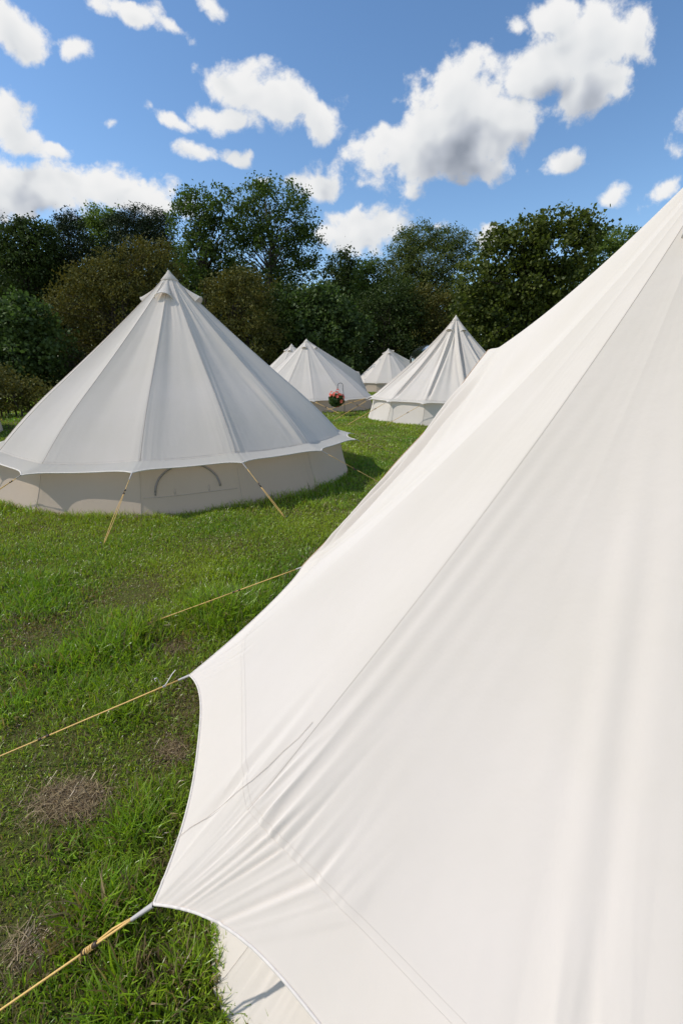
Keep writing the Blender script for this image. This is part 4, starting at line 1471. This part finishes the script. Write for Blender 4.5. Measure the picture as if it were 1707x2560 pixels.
def grass_zone(x0, x1, y0, y1, dens, Lmin, Lmax, w, seed, xfun=None):
    r = np.random.default_rng(seed)
    n = int((x1 - x0) * (y1 - y0) * dens)
    x = r.uniform(x0, x1, n); y = r.uniform(y0, y1, n)
    keep = np.ones(n, bool)
    for (tx, ty, tr) in TENTS:
        keep &= (x - tx) ** 2 + (y - ty) ** 2 > tr * tr
    if xfun is not None:
        keep &= xfun(x, y)
    nz_ = pnoise(x + 50, y + 50, .35, 3) * .6 + pnoise(x + 20, y + 90, .12, 4) * .4
    keep &= r.random(n) < np.clip(.25 + 1.25 * nz_, .1, 1)
    dryk = np.zeros(n)
    for (p, rr) in DRY:
        dryk = np.maximum(dryk, np.exp(-(((x - p[0]) ** 2 + (y - p[1]) ** 2) / rr ** 2)))
    keep &= r.random(n) > dryk * .25
    x, y, dryk = x[keep], y[keep], dryk[keep]
    n = len(x)
    big = pnoise(x + 31, y + 17, 1.1, 9)
    mid = pnoise(x + 11, y + 57, .28, 10)
    g = np.zeros(n)
    for (p, rr, h) in TUFTS:
        g = np.maximum(g, h * np.exp(-(((x - p[0]) ** 2 + (y - p[1]) ** 2) / rr ** 2)))
    ln = (Lmin + (Lmax - Lmin) * r.random(n) ** 1.8) * (.42 + .70 * mid) * (1 + 1.5 * g)
    ln *= (1 - .5 * dryk)
    # grass is left longer against the tent walls
    for (tx, ty, tr) in TENTS[:2]:
        dd = np.sqrt((x - tx) ** 2 + (y - ty) ** 2) - tr
        ln *= 1 + 1.0 * np.exp(-np.maximum(dd, 0) / .12)
    az = r.uniform(0, 2 * pi, n) + 1.2 * (pnoise(x + 5, y + 5, .25, 21) - .5)
    lean = r.beta(1.9, 1.4, n) * 1.40 + .15
    lean *= 1 - .25 * np.clip(g, 0, 1)
    ww = w * r.uniform(.6, 1.4, n) * (1 + .35 * np.clip(g, 0, 2))
    z = zg(x, y)
    h0 = np.stack([np.cos(az), np.sin(az), 0 * az], -1)
    sd = np.stack([-np.sin(az), np.cos(az), 0 * az], -1)
    up = np.array([0, 0, 1.0])
    base = np.stack([x, y, z - .006], -1)
    th1 = lean * .55; th2 = lean * 1.25
    d1 = h0 * np.sin(th1)[:, None] + up * np.cos(th1)[:, None]
    d2 = h0 * np.sin(th2)[:, None] + up * np.cos(th2)[:, None]
    p1 = base + d1 * (ln * .55)[:, None]
    p2 = p1 + d2 * (ln * .45)[:, None]
    # twist of the blade
    tw = r.uniform(-.9, .9, n)
    s1 = sd * np.cos(tw)[:, None] + np.cross(d1, sd) * np.sin(tw)[:, None]
    V = np.stack([base - sd * ww[:, None] * .4, base + sd * ww[:, None] * .4, p1 + s1 * ww[:, None] * .5, p1 - s1 * ww[:, None] * .5, p2], 1)
    b = np.arange(n) * 5
    F = np.concatenate([np.stack([b, b + 1, b + 2], -1), np.stack([b, b + 2, b + 3], -1), np.stack([b + 3, b + 2, b + 4], -1)])
    # blade colours: yellow-green, deep green, straw
    k1 = np.clip(.5 + 1.1 * (big - .5) + r.normal(0, .25, n), 0, 1)[:, None]
    c = (1 - k1) * np.array([.100, .225, .014]) + k1 * np.array([.285, .365, .026])
    gl = np.clip(g, 0, 1)[:, None]
    c = c * (1 - .45 * gl) + .45 * gl * np.array([.16, .30, .02])
    straw = r.random(n) < (.13 + .55 * dryk + .16 * (pnoise(x + 77, y + 3, .5, 31) > .62))
    c[straw] = np.array([.23, .175, .095]) * r.uniform(.5, 1.25, straw.sum())[:, None]
    c *= 1.12 * r.uniform(.75, 1.25, n)[:, None]
    colv = np.repeat(c, 5, 0)
    return V.reshape(-1, 3), F, colv


zones = []
# near: the strip of meadow left of the near tent
zones.append(grass_zone(-2.9, -1.9, 1.2, 2.6, 9500, .03, .10, .0045, 11))
zones.append(grass_zone(-4.6, -2.9, .3, 2.6, 5000, .03, .10, .0055, 12))
zones.append(grass_zone(-2.9, -1.9, .2, 1.2, 8000, .03, .09, .0045, 13))
zones.append(grass_zone(-7.5, -3.8, 2.6, 5.4, 3600, .04, .11, .0065, 14))
zones.append(grass_zone(-9.5, -5.4, 5.4, 9.5, 1200, .05, .12, .010, 15, lambda x, y: x < -.9 * y - .5))
zones.append(grass_zone(-1.9, .9, .35, 2.6, 19000, .03, .085, .0038, 1))
zones.append(grass_zone(-3.8, 1.2, 2.6, 5.4, 14000, .04, .10, .0046, 2))
zones.append(grass_zone(-7.0, 3.2, 5.4, 9.5, 4800, .05, .12, .0065, 3, lambda x, y: (x > -.9 * y - .5) & (x < .16 * y + 1.2)))
zones.append(grass_zone(-3.0, 6.0, 9.5, 17.0, 1900, .05, .12, .010, 4, lambda x, y: x > -.25 * y))
zones.append(grass_zone(-8.0, 12.0, 17.0, 40.0, 300, .06, .15, .020, 5))
zones.append(grass_zone(-14.0, -6.0, 8.0, 16.0, 300, .06, .14, .018, 6))
zones.append(grass_zone(-20.0, -8.0, 16.0, 40.0, 140, .08, .18, .03, 7))
vo = 0
VV, FF, CC = [], [], []
for v, f, c in zones:
    VV.append(v); FF.append(f + vo); CC.append(c); vo += len(v)
gr = big_mesh('grass', np.concatenate(VV), np.concatenate(FF), M['grass'], col=np.concatenate(CC))
tag(gr, 'rough green grass with lusher tufts and dry straw covering the meadow', 'grass', kind='stuff')

# ------------------------------------------------------------------ clumps of dry hay
def hay(px, py, rx, ry, n, h, label, seed):
    r = np.random.default_rng(seed)
    c = on_ground(px, py)
    root = empty('hay_clump', c, label, 'hay', 'clumps of dry cut grass on the meadow')
    d = r.normal(size=(n, 2)) * .62
    lob = r.integers(0, 3, n); d = d * np.array([1, .7, .55])[lob][:, None] + np.array([[-.2, -.1], [.25, .55], [.5, -.45]])[lob]
    x = c[0] + d[:, 0] * rx; y = c[1] + d[:, 1] * ry
    x = x + .05 * np.sin(9 * d[:, 1] * 1.0); hh = h * np.exp(-(d ** 2).sum(1) * 1.2)
    z = zg(x, y) + hh * r.uniform(.1, 1.1, n) + .004
    az = r.uniform(0, 2 * pi, n); ln = r.uniform(.03, .13, n); el = r.normal(0, .22, n)
    dr = np.stack([np.cos(az) * np.cos(el), np.sin(az) * np.cos(el), np.sin(el)], -1)
    sd = np.stack([-np.sin(az), np.cos(az), 0 * az], -1)
    mid = np.stack([x, y, z], -1)
    bend = np.array([0, 0, 1.0]) * (r.uniform(-.012, .018, n))[:, None]
    w = r.uniform(.0005, .0012, n)[:, None]
    a = mid - dr * ln[:, None] * .5; b = mid + dr * ln[:, None] * .5; m_ = mid + bend
    V = np.stack([a - sd * w, a + sd * w, m_ + sd * w, m_ - sd * w, b + sd * w, b - sd * w], 1).reshape(-1, 3)
    q = np.arange(n) * 6
    F = np.concatenate([np.stack([q, q + 1, q + 2, q + 3], -1), np.stack([q + 3, q + 2, q + 4, q + 5], -1)])
    c_ = np.where((r.random(n) < .38)[:, None], np.array([.44, .34, .18]), np.array([.19, .13, .065])) * r.uniform(.5, 1.2, n)[:, None]
    big_mesh('straw', V, F, M['hay'], root, col=np.repeat(c_, 6, 0))


hay(165, 2005, .15, .085, 1500, .014, 'largest brown clump of dry hay, lying between the two nearer guy ropes', 1)
hay(425, 1875, .07, .08, 300, .008, 'small brown patch of dry hay close against the near tent rim', 2)
hay(432, 1622, .05, .06, 200, .012, 'little pale wisp of dry hay above the white taped guy rope', 3)
hay(60, 2365, .06, .06, 160, .008, 'dry hay patch by the left edge, below the lowest guy rope tuft', 4)

# ------------------------------------------------------------------ view
scene.view_settings.view_transform = 'Standard'
scene.view_settings.look = 'None'
scene.view_settings.exposure = 0.42
scene.view_settings.gamma = 1.0
scene.cycles.max_bounces = 8
scene.cycles.diffuse_bounces = 4
scene.cycles.transmission_bounces = 4
scene.cycles.transparent_max_bounces = 6
scene.cycles.use_denoising = True
